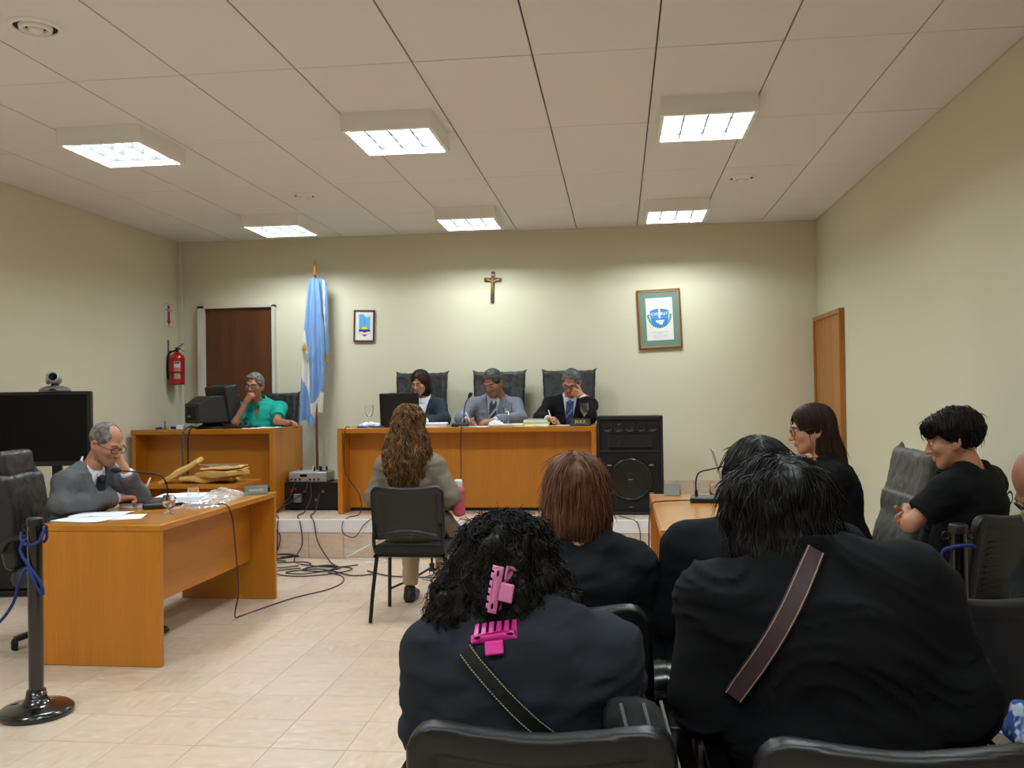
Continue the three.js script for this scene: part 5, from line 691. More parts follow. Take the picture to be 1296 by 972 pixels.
function person(s) {
  const P = thing('person', s.label, 'person', [s.hip[0], s.floor || 0, s.hip[2]], s.turn), inv = new THREE.Matrix4().makeRotationY(s.turn).setPosition(P.position).invert();
  const w = (p) => V(...p).applyMatrix4(inv), wd = (p) => V(...p).transformDirection(inv);
  const hip = w(s.hip), neck = w(s.neck), U = neck.clone().sub(hip), T = U.length(); U.normalize(); const X = V(1, 0, 0).addScaledVector(U, -U.x).normalize(), F = V().crossVectors(X, U), k = T / 0.5;
  const sw = s.sw || 0.17, wdt = s.wd || 1, dp = s.dp || 1, ar = s.ar || 1;
  const at = (x, u, f) => hip.clone().addScaledVector(X, x).addScaledVector(U, u).addScaledVector(F, f);
  const S = { L: at(sw, T - 0.06 + (s.shL || 0), s.shF || 0), R: at(-sw, T - 0.06 + (s.shR || 0), s.shF || 0) };
  const A = {}; for (const q of ['L', 'R']) if (s[q]) A[q] = { e: w(s[q].elbow), h: w(s[q].wrist), ...s[q] };
  const hw = 0.095 * Math.sqrt(wdt), HJ = { L: at(hw, 0, 0), R: at(-hw, 0, 0) }, legs = {};
  for (const q of ['L', 'R']) { const sg = q === 'L' ? 1 : -1, kn = s.knees ? w(s.knees[q]) : V(HJ[q].x + sg * 0.03, hip.y + 0.01, s.kneeF || 0.42), an = s.ankles ? w(s.ankles[q]) : V(kn.x, 0.09, kn.z - (s.kneeF ? 0.18 : 0.02)); legs[q] = { k: kn, a: an }; }
  const hd = s.head, HM = new THREE.Matrix4().compose(w(hd.pos), new THREE.Quaternion().setFromEuler(new THREE.Euler(hd.pitch || 0, hd.yaw - s.turn, hd.roll || 0, 'YXZ')), V(1, 1, 1).multiplyScalar(hd.size || 1));
  const neckTop = V(0, -0.1, -0.03).applyMatrix4(HM);
  const tr = [at(0.05, T + 0.005, -0.01), at(0.105, T - 0.05, -0.01), at(-0.05, T + 0.005, -0.01), at(-0.105, T - 0.05, -0.01)];
  const loc = (x, y, z) => { const a = x - hip.x, b = y - hip.y, c = z - hip.z; return [a * X.x + b * X.y + c * X.z, a * U.x + b * U.y + c * U.z, a * F.x + b * F.y + c * F.z]; };
  function torso(x, y, z, i) {
    const [a, b, c] = loc(x, y, z), bel = s.belly || 0;
    let d = sdEll(a, b - 0.05 * k, c, 0.165 * wdt + i, 0.15 * k + i, 0.125 * dp + i);
    d = smin(d, sdEll(a, b - 0.2 * k, c - 0.01 - bel * 0.5, 0.143 * wdt + i, 0.17 * k + i, 0.108 * dp + bel + i), 0.08);
    d = smin(d, sdEll(a, b - 0.355 * k, c + 0.004 + (s.hunch || 0), 0.152 * wdt + i, 0.155 * k + i, 0.112 * dp + i), 0.07);
    if (s.bust) d = smin(d, Math.hypot(Math.abs(a) - 0.07, (b - 0.32 * k), c - 0.075 * dp) - s.bust - i, 0.05);
    d = smin(d, sdCap(x, y, z, S.L, S.R, 0.057 * ar + i, 0.057 * ar + i), 0.05);
    d = smin(d, sdCap(x, y, z, tr[0], tr[1], 0.036 + i, 0.042 + i), 0.04); return smin(d, sdCap(x, y, z, tr[2], tr[3], 0.036 + i, 0.042 + i), 0.04);
  }
  const r0 = 0.043 * ar, r1 = 0.038 * ar, r2 = 0.027;
  const upper = (x, y, z, q, i) => sdCap(x, y, z, S[q], A[q].e, r0 + i, r1 + i), fore = (x, y, z, q, i) => sdCap(x, y, z, A[q].e, A[q].h, r1 * 0.97 + i, r2 + i);
  const leg = (x, y, z, q, i) => smin(sdCap(x, y, z, HJ[q], legs[q].k, 0.085 * Math.sqrt(wdt) + i, 0.058 + i), sdCap(x, y, z, legs[q].k, legs[q].a, 0.056 + i, 0.042 + i), 0.03);
  const cut = (p0, p1, t, x, y, z) => { const d = p1.clone().sub(p0), L = d.length(); d.divideScalar(L); return (x - p0.x) * d.x + (y - p0.y) * d.y + (z - p0.z) * d.z - t * L; };
  const all = [hip, neck, S.L, S.R, ...Object.values(A).flatMap((a) => [a.e, a.h])], lo = [1e9, 1e9, 1e9], hi = [-1e9, -1e9, -1e9]; for (const p of all) [p.x, p.y, p.z].forEach((v, i) => { lo[i] = Math.min(lo[i], v); hi[i] = Math.max(hi[i], v); });
  const m = 0.27 + (s.belly || 0) + (wdt - 1) * 0.12, LO = lo.map((v) => v - m + 0.04), HI = hi.map((v) => v + m - 0.04); LO[1] = lo[1] - 0.2; HI[1] = hi[1] + 0.13;
  // ---------------- the body: trunk and limbs, head and hands in one mesh
  const body = (x, y, z) => { let d = torso(x, y, z, -0.012); for (const q in A) d = smin(d, smin(upper(x, y, z, q, -0.002), fore(x, y, z, q, -0.002), 0.02), 0.03); for (const q of ['L', 'R']) d = smin(d, leg(x, y, z, q, -0.012), 0.03); return smin(d, sdCap(x, y, z, at(0, T - 0.06, -0.005), neckTop, 0.056, 0.05), 0.04); };
  const bl = [...LO], bh = [...HI]; for (const q of ['L', 'R']) for (const p of [legs[q].k, legs[q].a]) [p.x, p.y, p.z].forEach((v, i) => { bl[i] = Math.min(bl[i], v - 0.12); bh[i] = Math.max(bh[i], v + 0.12); });
  const pieces = [addColor(nets(body, bl, bh, s.bodyRes || 0.016), C3(hd.skin)), headMesh(hd).applyMatrix4(HM)];
  for (const q in A) if (A[q].hand) { const H = A[q].hand, y = wd(H.dir), z0 = wd(H.palm), z = z0.addScaledVector(y, -z0.dot(y)).normalize(), x = V().crossVectors(y, z); pieces.push(handMesh(H.pose || 'relaxed', q === 'L', hd.skin).applyMatrix4(new THREE.Matrix4().makeBasis(x, y, z).scale(V(1, 1, 1).multiplyScalar(s.handSize || 1)).setPosition(A[q].h.clone().addScaledVector(y, 0.012)))); }
  part('body', joinC(pieces), skinMat, P);
  // ---------------- clothes
  function garment(g) {
    const hem = g.hem === undefined ? -0.1 : g.hem, nr = g.neckR || 0.066, na = at(0, T - 0.03, -0.005 + (g.neckF || 0)), nb = neckTop.clone().add(U.clone().multiplyScalar(0.12)), yb = (g.button || 0.18) * k, vw = g.vw || 0.062;
    const vline = (u) => (u > yb ? vw * (u - yb) / (T - yb) : -(yb - u) * 0.25);
    const field = (x, y, z) => {
      const [a, b, c] = loc(x, y, z); let i = g.infl; if (g.folds) i += g.folds(a, b, c, x, y, z);
      if (g.lapel && c > 0 && b > yb - 0.02 && b < T + 0.02) { const e = Math.abs(a) - vline(b), lw = 0.06 * sstep(yb - 0.02, yb + 0.12 * k, b); if (e > -0.004 && e < lw && !(b > T - 0.13 && b < T - 0.115 && e > lw * 0.45)) i += 0.006; }
      let d = torso(x, y, z, i); d = smax(d, hem - b, 0.012); if (g.vneck) d = Math.max(d, -Math.max(Math.abs(a) - vline(b), yb - b, 0.02 - c));
      for (const q in A) {
        const fl = g.armInfl || 0; let t = upper(x, y, z, q, i + fl + 0.004);
        if (g.sleeve === 'short') t = smax(t, cut(S[q], A[q].e, g.sleeveT || 0.75, x, y, z), 0.008);
        else { let f = fore(x, y, z, q, i + fl + 0.003); f = smax(f, cut(A[q].e, A[q].h, g.cuff || 0.97, x, y, z), 0.006); t = smin(t, f, 0.025); }
        d = smin(d, t, 0.035);
      }
      if (g.collar) { const cc = at(0, T + 0.028, 0.004), ux = x - cc.x, uy = y - cc.y, uz = z - cc.z, ca = ux * X.x + uy * X.y + uz * X.z, cb = ux * U.x + uy * U.y + uz * U.z, cf = ux * F.x + uy * F.y + uz * F.z, rad = Math.hypot(ca, cf) - (0.066 + 0.25 * Math.max(0, -cb + 0.01)), tilt = cb + cf * 0.35; d = smin(d, Math.max(Math.abs(rad) - 0.006, Math.abs(tilt) - g.collar), 0.012); }
      if (g.hood) { const hc = at(0, T - 0.03, -0.1 * dp); d = smin(d, sdEll(...(() => { const u = [x - hc.x, y - hc.y, z - hc.z]; return [u[0] * X.x + u[1] * X.y + u[2] * X.z, u[0] * U.x + u[1] * U.y + u[2] * U.z, u[0] * F.x + u[1] * F.y + u[2] * F.z]; })(), 0.1, 0.055, 0.028), 0.03); }
      d = smax(d, -sdCap(x, y, z, na, nb, nr, nr), 0.01);
      return d;
    };
    const mesh = part(g.name, nets(field, LO, HI, g.res || 0.0105), g.mat, P); mesh.userData.label = g.label; mesh.userData.field = undefined; return { field, mesh };
  }
  const made = s.clothes.map(garment), outer = made[made.length - 1].field, inner = made[0].field;
  const surf = (fld, a, u, sgn) => { let c = sgn * 0.5, st = sgn * 0.004; for (let i = 0; i < 140; i++) { const p = at(a, u, c); if (fld(p.x, p.y, p.z) < 0.001) return p; c -= st; } return at(a, u, 0); };
  if (s.trousers !== null) {
    part('trousers', nets((x, y, z) => { const [a, b, c] = loc(x, y, z); let d = Math.max(sdEll(a, b - 0.05 * k, c, 0.165 * wdt + 0.012, 0.15 * k + 0.012, 0.125 * dp + 0.012), b - 0.13); for (const q of ['L', 'R']) d = smin(d, smax(leg(x, y, z, q, 0.012 + 0.004 * noise3(x * 12, y * 20, z * 12)), cut(legs[q].k, legs[q].a, s.trouserCut || 0.98, x, y, z), 0.008), 0.03); return d; }, bl.map((v, i) => (i === 1 ? Math.min(v, -0.02) : v)), [bh[0], hip.y + 0.3, bh[2]], s.trouserRes || 0.014), s.trousers || fab(0x16171b), P);
    for (const q of ['L', 'R']) { const a = legs[q].a, kx = s.toes ? s.toes : 0.1; part('shoe', nets((x, y, z) => { const zz = z - a.z, xx = x - a.x; let d = smin(sdEll(xx, y - 0.03, zz - 0.07, 0.045, 0.036, 0.14), sdCap(xx, y, zz, V(0, 0.03, -0.02), V(0, 0.085, -0.01), 0.04, 0.042), 0.03); return Math.max(d, 0.002 - y, y - 0.11); }, [a.x - 0.08, -0.01, a.z - 0.1], [a.x + 0.08, 0.13, a.z + 0.24], 0.014), s.shoes || M.leather, P); }
  }
  if (s.tie) { const pts = [], ty = s.tie; for (let i = 0; i <= 8; i++) { const u = T - 0.005 - i / 8 * (T - 0.12 * k), p = surf(inner, 0, u, 1); pts.push(p.addScaledVector(F, 0.006)); } const tie = part('tie', band(pts, 0.07, 0.006, () => X), ty.mat, P); part('tie_knot', nets((x, y, z) => sdEll(x, y, z, 0.02 + y * 0.25, 0.024, 0.014), [-0.04, -0.04, -0.03], [0.04, 0.04, 0.03], 0.005).translate(...pts[0].clone().addScaledVector(U, -0.012).addScaledVector(F, 0.006).toArray()), ty.mat, tie); }
  // ---------------- face details and hair
  const D = C3(s.hair.dark);
  for (const sg of [-1, 1]) part('eyebrow', pipe([[sg * 0.016, 0.019, 0.102], [sg * 0.032, 0.0235, 0.097], [sg * 0.05, 0.018, 0.084]], 0.0028, 6, 10).applyMatrix4(HM), browMat(hd.brow || s.hair.dark), P);
  if (!hd.lids) for (const sg of [-1, 1]) { const e = part('eye', xf(new THREE.SphereGeometry(0.0123, 16, 12), { p: [sg * 0.031, -0.002, 0.0795] }).applyMatrix4(HM), std(0xe8e4de, { roughness: 0.2 }), P); part('iris', xf(new THREE.SphereGeometry(0.0066, 12, 10), { p: [sg * 0.031, -0.003, 0.0862], s: [1, 1, 1] }).applyMatrix4(HM), std(0x241a14, { roughness: 0.15 }), e); }
  if (s.glasses) { const gm = s.glasses; const rim = (x) => { const pts = []; for (let i = 0; i < 16; i++) { const a = i / 16 * Math.PI * 2, c = Math.cos(a), q = Math.sin(a); pts.push(V(x + Math.sign(c) * Math.abs(c) ** 0.7 * 0.026, -0.006 + Math.sign(q) * Math.abs(q) ** 0.7 * 0.017, 0.108 - Math.abs(x + c * 0.02) * 0.18)); } return pipe(pts, gm.r || 0.0018, 6, 40, true); };
    const G = part('eyeglasses', [rim(-0.032), rim(0.032), pipe([[-0.008, 0.002, 0.106], [0, 0.006, 0.11], [0.008, 0.002, 0.106]], gm.r || 0.0018), ...[-1, 1].map((q) => pipe([[q * 0.058, 0.0, 0.096], [q * 0.08, 0.002, 0.06], [q * 0.083, 0.004, 0.0], [q * 0.082, -0.02, -0.03]], gm.r || 0.0018))].map((g) => g.applyMatrix4(HM)), gm.mat, P);
    for (const q of [-1, 1]) part('lens', xf(new THREE.CircleGeometry(0.0245, 20), { s: [1, 0.68, 1], r: [0, q * 0.17, 0], p: [q * 0.032, -0.006, 0.1025] }).applyMatrix4(HM), gm.lens || M.lensGlass, G); }
  const HMi = HM.clone().invert(), hg = [];
  if (s.hair.cap) hg.push(hairCap({ ...s.hair, ...s.hair.cap }).applyMatrix4(HM));
  if (s.hair.comb) hg.push(...combed({ ...s.hair, ...s.hair.comb }, HM, HMi));
  if (hg.length) part('hair', joinC(hg), s.hair.mat || hairMat, P);
  return { P, at, surf, outer, inner, T, X, U, F, HM, part, w, wd, made };
}
// ---- fabrics
const foldsSoft = (amp, f = 1) => (a, b, c) => amp * (0.6 * noise3(a * 7 * f, b * 14 * f, c * 7 * f) + 0.5 * Math.abs(noise3(a * 5 * f + 3, b * 26 * f + a * 9, c * 5 * f)));
const suitGrey = fab(0x5d5d60), suitLight = fab(0x6f7480), suitNavy = fab(0x2a333f), suitBlack = fab(0x121215), shirtWhite = fab(0xdfe0e8, { roughness: 0.8 }), shirtPale = fab(0xc3c6d2), teal = fab(0x1f9c8c), knitBlack = fab(0x0e0e12, { roughness: 0.95, bumpScale: 0.0012 }), cottonBlack = fab(0x0d0d10), hoodGrey = fab(0x2a2e35, { roughness: 0.95, bumpScale: 0.0012 }), taupe = fab(0x7c7365), beige = fab(0xb9a888), jacketBlack = fab(0x101114);
function stripeTie(c0, c1) { const t = tex(64, 256, (u, v) => { const q = ((u * 0.6 + v * 3.2) % 1 + 1) % 1; return q < 0.18 ? c1 : c0; }); return std(0xffffff, { map: rep(t, 1, 2.2), roughness: 0.55 }); }
const EL = (x, y, z, a, b, c, rx, ry, rz) => sdEll(x - a, y - b, z - c, rx, ry, rz);
const suit = (mat, o = {}) => [{ name: 'shirt', infl: 0.008, sleeve: 'long', mat: o.shirt || shirtWhite, collar: 0.022, cuff: 1.02, res: 0.011, neckR: 0.058 }, { name: 'jacket', infl: 0.019, sleeve: 'long', mat, vneck: true, lapel: true, collar: 0, cuff: 0.93, armInfl: 0.002, neckR: 0.078, folds: foldsSoft(o.fold || 0.006), hem: -0.12, res: o.res || 0.0095, button: o.button || 0.16, vw: o.vw || 0.062 }];
// ---------------------------------------------------------------- the man writing at the counsel table
person({ label: 'bald man in grey suit and glasses writing with hand at mouth', hip: [-3.34, 0.55, -5.2], turn: Math.PI / 2 - 0.16, neck: [-3.185, 1.0, -5.17], sw: 0.18, wd: 0.98, dp: 0.98, ar: 0.95, hunch: 0.01,
  head: { pos: [-3.105, 1.16, -5.21], yaw: Math.PI / 2 - 0.2, pitch: 0.36, skin: 0xb98163, stubble: 0.45, lids: true, brow: 0x40352c, size: 1.04 }, glasses: { mat: std(0x24262c, { roughness: 0.3 }), r: 0.0022 },
  R: { elbow: [-3.22, 0.82, -4.92], wrist: [-3.06, 0.825, -5.25], hand: { dir: [0.6, -0.08, -0.6], palm: [0.1, -0.9, 0.2], pose: 'pen' } }, L: { elbow: [-2.98, 0.81, -5.38], wrist: [-3.0, 0.985, -5.25], hand: { dir: [-0.35, 0.9, 0.15], palm: [-0.8, 0.0, 0.2], pose: 'fist' } },
  clothes: suit(suitGrey, { fold: 0.007, res: 0.0085 }), tie: { mat: stripeTie([22, 26, 44], [34, 38, 60]) }, trousers: suitGrey,
  hair: { dark: 0x4a4542, light: 0x8d8680, cap: { thick: 0.0035, rough: 0.0012, bald: 0.074, baldZ: 0.1, grey: 0.3 } } });
// ---------------------------------------------------------------- the clerk
person({ label: 'grey-haired man in teal polo shirt resting his mouth on his fist', hip: [-3.55, 0.86, -8.8], floor: PH, kneeF: 0.27, turn: 0.02, neck: [-3.555, 1.375, -8.7], sw: 0.2, wd: 1.2, dp: 1.2, belly: 0.03, bodyRes: 0.01,
  head: { pos: [-3.575, 1.55, -8.62], yaw: 0.0, pitch: 0.08, roll: -0.06, skin: 0x9e6a50, stubble: 0.15, size: 1.03, brow: 0x3d3733 }, glasses: { mat: std(0x3a3a40, { roughness: 0.3, metalness: 0.6 }), r: 0.002 },
  R: { elbow: [-3.69, 1.19, -8.42], wrist: [-3.6, 1.375, -8.455], hand: { dir: [0.45, 0.75, -0.05], palm: [0.5, -0.1, -0.85], pose: 'fist' } }, L: { elbow: [-3.3, 1.2, -8.5], wrist: [-3.16, 1.185, -8.4], hand: { dir: [0.85, 0.02, 0.45], palm: [-0.1, -0.9, 0.3], pose: 'rest' } },
  clothes: [{ name: 'polo_shirt', infl: 0.014, sleeve: 'short', sleeveT: 0.72, armInfl: 0.006, mat: teal, collar: 0.026, vneck: true, button: 0.36, vw: 0.035, neckR: 0.066, folds: foldsSoft(0.007), res: 0.009 }],
  hair: { dark: 0x3f3b38, light: 0x85807a, cap: { thick: 0.009, rough: 0.003, lift: 0.006, grey: 0.25, line: 0.074 } } });
// ---------------------------------------------------------------- three judges
person({ label: 'woman with dark shoulder-length hair in navy blazer behind the laptop', hip: [-1.93, 0.85, -8.86], floor: PH, kneeF: 0.27, turn: -0.04, neck: [-1.915, 1.385, -8.8], sw: 0.158, bust: 0.045,
  head: { pos: [-1.93, 1.555, -8.73], yaw: -0.3, pitch: 0.26, skin: 0xc48e72, lids: true, lipstick: 0.5, size: 0.96, width: 0.95 },
  R: { elbow: [-2.16, 1.2, -8.68], wrist: [-2.06, 1.19, -8.52], hand: { dir: [0.1, -0.1, 0.9], palm: [0, -1, 0], pose: 'relaxed' } }, L: { elbow: [-1.68, 1.19, -8.64], wrist: [-1.83, 1.18, -8.46], hand: { dir: [-0.7, -0.05, 0.5], palm: [0, -1, 0], pose: 'rest' } },
  clothes: suit(suitNavy, { vw: 0.07, button: 0.2 }), hair: { dark: 0x1c1310, light: 0x4a342a, comb: { shape: (x, y, z) => smin(EL(x, y, z, 0, 0.036, -0.014, 0.088, 0.097, 0.108), EL(x, y, z, 0, -0.065, -0.035, 0.09, 0.105, 0.072), 0.04), n: 600, steps: 8, seed: 3, len: 0.16, w: 0.003, faceCut: [0.004, -0.05, 0.1, 0.06, 0.115, 0.085], part: 0.01 } } });
person({ label: 'judge in light grey suit and striped tie writing with bowed head', hip: [-1.21, 0.86, -8.84], floor: PH, kneeF: 0.27, turn: 0, neck: [-1.2, 1.385, -8.74], sw: 0.2, wd: 1.2, dp: 1.15, belly: 0.02,
  head: { pos: [-1.2, 1.54, -8.64], yaw: -0.4, pitch: 0.4, roll: 0.06, skin: 0x95664e, lids: true, size: 1.06, brow: 0x2a2523, stubble: 0.1 }, glasses: { mat: M.steel, r: 0.0011 },
  R: { elbow: [-1.5, 1.2, -8.58], wrist: [-1.425, 1.185, -8.44], hand: { dir: [0.75, -0.12, 0.5], palm: [0.35, -0.5, 0.6], pose: 'pen' } }, L: { elbow: [-0.93, 1.2, -8.58], wrist: [-1.16, 1.18, -8.43], hand: { dir: [-0.95, -0.03, 0.25], palm: [0, -0.9, -0.3], pose: 'rest' } },
  clothes: suit(suitLight, { shirt: shirtPale, fold: 0.007 }), tie: { mat: stripeTie([18, 24, 52], [170, 176, 196]) }, hair: { dark: 0x1b1918, light: 0x55524f, cap: { thick: 0.01, rough: 0.003, lift: 0.004, grey: 0.3, line: 0.07 } } });
person({ label: 'judge in black suit leaning his face on his left hand', hip: [-0.49, 0.86, -8.84], floor: PH, kneeF: 0.27, turn: 0.02, neck: [-0.465, 1.375, -8.74], sw: 0.19, wd: 1.1, dp: 1.1,
  head: { pos: [-0.45, 1.535, -8.64], yaw: -0.18, pitch: 0.5, roll: -0.12, skin: 0xb27b5d, lids: true, size: 1.02, brow: 0x2a2523, stubble: 0.15 }, glasses: { mat: std(0x1b1b1e, { roughness: 0.3 }), r: 0.0022 },
  R: { elbow: [-0.745, 1.2, -8.58], wrist: [-0.655, 1.19, -8.44], hand: { dir: [0.7, -0.05, 0.5], palm: [0.35, -0.5, 0.6], pose: 'pen' } }, L: { elbow: [-0.27, 1.2, -8.5], wrist: [-0.335, 1.4, -8.535], hand: { dir: [-0.85, 0.4, -0.12], palm: [0.0, 0.25, -0.9], pose: 'rest' } },
  clothes: suit(suitBlack, { shirt: shirtPale }), tie: { mat: stripeTie([28, 44, 92], [80, 110, 160]) }, hair: { dark: 0x2c2a29, light: 0x76736f, cap: { thick: 0.008, rough: 0.0025, grey: 0.4, line: 0.074 } } });
// ---------------------------------------------------------------- the witness, seen from behind
{ const w = person({ label: 'witness with long wavy brown hair and taupe jacket seen from behind', hip: [-1.365, 0.545, -5.83], turn: Math.PI, neck: [-1.365, 1.03, -5.84], sw: 0.155, wd: 0.98, bodyRes: 0.014,
  head: { pos: [-1.375, 1.225, -5.87], yaw: Math.PI + 0.1, pitch: 0.12, skin: 0xb98163, size: 1.0 },
  L: { elbow: [-1.61, 0.76, -5.84], wrist: [-1.5, 0.66, -6.04], hand: { dir: [0.5, -0.2, -0.8], palm: [0, -1, 0], pose: 'relaxed' } }, R: { elbow: [-1.1, 0.77, -5.84], wrist: [-1.2, 0.67, -6.06], hand: { dir: [-0.5, -0.2, -0.8], palm: [0, -1, 0], pose: 'relaxed' } },
  knees: { L: [-1.46, 0.52, -6.28], R: [-1.24, 0.5, -6.28] }, ankles: { L: [-1.46, 0.1, -6.2], R: [-1.22, 0.1, -6.22] }, trousers: beige,
  clothes: [{ name: 'jacket', infl: 0.017, sleeve: 'long', mat: taupe, collar: 0.02, folds: foldsSoft(0.008, 1.3), armInfl: 0.006, hem: -0.02, res: 0.0095 }],
  hair: { dark: 0x2a1a10, light: 0x8a6238, comb: { shape: (x, y, z) => smin(smin(EL(x, y, z, 0, 0.036, -0.016, 0.09, 0.098, 0.112), EL(x, y, z, 0.005, -0.16, -0.075, 0.15, 0.17, 0.075), 0.07), EL(x, y, z, 0.015, -0.31, -0.1, 0.105, 0.13, 0.055), 0.08), lump: 0.012, wave: 0.006, drop: 0.5, n: 1900, seed: 9, len: 0.2, steps: 10, w: 0.0034, fluff: 0.012, fly: 0.08, curl: 0.7, freq: 0.85, curlAmp: 0.004 } } });
  const Q = w.P; part('coat_on_lap', nets((x, y, z) => sdEll(x, y - 0.56, z - 0.2, 0.23, 0.09, 0.2) + 0.016 * noise3(x * 11, y * 9, z * 11), [-0.3, 0.42, -0.05], [0.3, 0.72, 0.46], 0.012), taupe, Q);
  part('coat_tail', nets((x, y, z) => sdCap(x, y, z, V(-0.2, 0.58, 0.12), V(-0.3, 0.42, 0.2), 0.07, 0.05) + 0.016 * noise3(x * 14, y * 10, z * 14), [-0.42, 0.3, 0], [-0.08, 0.7, 0.34], 0.011), taupe, Q); }
{ const B = thing('handbag', 'pink handbag with pale clasp on the lap of the witness', 'handbag', [-1.06, 0.64, -5.92], 0.2); part('bag_body', nets((x, y, z) => sdBox(x, y - 0.09, z, 0.035 + 0.02 * (0.18 - y), 0.1, 0.09, 0.03) + 0.006 * noise3(x * 20, y * 20, z * 20), [-0.1, -0.04, -0.13], [0.1, 0.22, 0.13], 0.009), std(0xb5475c, { roughness: 0.6 }), B); part('clasp_flap', box(0.05, 0.05, 0.12, 0, 0.2, 0, 0.01, 2), std(0xc9c6c0, { roughness: 0.4 }), B); }
// ---------------------------------------------------------------- people in the audience
person({ label: 'woman with straight reddish brown bob in black jacket seen from behind', hip: [-0.13, 0.545, -2.66], turn: Math.PI, neck: [-0.115, 0.975, -2.62], sw: 0.145, wd: 1.02, dp: 1.1, hunch: 0.02,
  head: { pos: [-0.13, 1.115, -2.67], yaw: Math.PI + 0.12, pitch: 0.2, skin: 0xb98163, size: 1.0 },
  L: { elbow: [-0.33, 0.74, -2.64], wrist: [-0.25, 0.66, -2.86], hand: { dir: [0.5, -0.2, -0.8], palm: [0, -1, 0] } }, R: { elbow: [0.045, 0.76, -2.64], wrist: [0.0, 0.66, -2.86], hand: { dir: [-0.5, -0.2, -0.8], palm: [0, -1, 0] } },
  clothes: [{ name: 'jacket', infl: 0.022, sleeve: 'long', mat: jacketBlack, collar: 0.03, folds: foldsSoft(0.012), armInfl: 0.006, res: 0.009 }],
  hair: { dark: 0x321d12, light: 0x7d5036, comb: { shape: (x, y, z) => smin(EL(x, y, z, 0, 0.035, -0.015, 0.09, 0.1, 0.115), EL(x, y, z, 0, -0.06, -0.03, 0.098, 0.098, 0.088), 0.05) , lump: 0.003, wave: 0.002, n: 2600, seed: 21, len: 0.15, steps: 8, w: 0.0017, fluff: 0.003, fly: 0.05 } } });
const clipWoman = person({ label: 'woman in dark hoodie with curly black hair held by pink clips', hip: [-0.2, 0.545, -1.82], turn: Math.PI, neck: [-0.195, 0.975, -1.76], sw: 0.152, wd: 1.04, dp: 1.0, hunch: 0.02, shF: -0.01, shL: -0.01, shR: 0.0,
  head: { pos: [-0.232, 1.048, -1.83], yaw: Math.PI + 0.05, pitch: 0.3, skin: 0xa8765a, size: 1.0 },
  L: { elbow: [-0.365, 0.76, -1.78], wrist: [-0.3, 0.64, -2.0], hand: { dir: [0.5, -0.2, -0.8], palm: [0, -1, 0] } }, R: { elbow: [-0.03, 0.78, -1.78], wrist: [-0.08, 0.64, -2.0], hand: { dir: [-0.5, -0.2, -0.8], palm: [0, -1, 0] } },
  clothes: [{ name: 'hoodie', infl: 0.023, sleeve: 'long', mat: hoodGrey, folds: foldsSoft(0.012, 1.2), armInfl: 0.006, hood: true, neckR: 0.055, res: 0.008 }],
  hair: { dark: 0x090707, light: 0x1c1614, comb: { shape: (x, y, z) => smin(smin(EL(x, y, z, 0, 0.033, -0.02, 0.098, 0.094, 0.112), EL(Math.abs(x), y, z, 0.09, -0.07, -0.03, 0.062, 0.08, 0.065), 0.05), EL(x, y, z, 0, -0.055, -0.065, 0.085, 0.085, 0.055), 0.04), lump: 0.01, wave: 0.006, n: 3000, seed: 33, len: 0.11, steps: 11, w: 0.0013, fluff: 0.01, fly: 0.12, curl: 1.3, freq: 0.9, curlAmp: 0.0035 } } });
const strapMan = person({ label: 'large person in black top with maroon shoulder strap seen from behind', hip: [0.42, 0.555, -1.84], turn: Math.PI, neck: [0.375, 1.07, -1.88], sw: 0.185, wd: 1.32, dp: 1.12, ar: 1.22, belly: 0.03, hunch: 0.01,
  head: { pos: [0.335, 1.132, -1.98], yaw: Math.PI + 0.12, pitch: 0.32, roll: -0.05, skin: 0xa8765a, size: 1.12 },
  L: { elbow: [0.165, 0.83, -1.84], wrist: [0.24, 0.68, -2.06], hand: { dir: [0.4, -0.2, -0.8], palm: [0, -1, 0] } }, R: { elbow: [0.635, 0.85, -1.84], wrist: [0.625, 0.66, -1.86], hand: { dir: [-0.5, -0.3, -0.7], palm: [0, -1, 0] } },
  clothes: [{ name: 'top', infl: 0.016, sleeve: 'long', mat: cottonBlack, armInfl: 0.004, hem: -0.14, neckR: 0.05, collar: 0.014, res: 0.008, folds: (a, b, c) => 0.009 * (1 - Math.abs(noise3(a * 3 + 1, b * 14 + Math.abs(a) * 2.5 + 1.6 * noise3(a * 4, b * 3, 7), 2))) ** 3 + 0.006 * noise3(a * 5, b * 9, c * 4) + 0.012 * (sstep(0.16, 0.2, b) * sstep(0.27, 0.22, b) + sstep(0.0, 0.04, b) * sstep(0.12, 0.07, b)) }],
  hair: { dark: 0x050404, light: 0x1a1512, comb: { shape: (x, y, z) => smin(EL(x, y, z, 0, 0.033, -0.016, 0.102, 0.099, 0.118), EL(x, y, z, 0.0, -0.07, -0.04, 0.1, 0.085, 0.085), 0.05), lump: 0.006, wave: 0.003, n: 2700, seed: 44, len: 0.13, steps: 8, w: 0.0016, fluff: 0.006, fly: 0.08, curl: 0.3, freq: 0.4 } } });
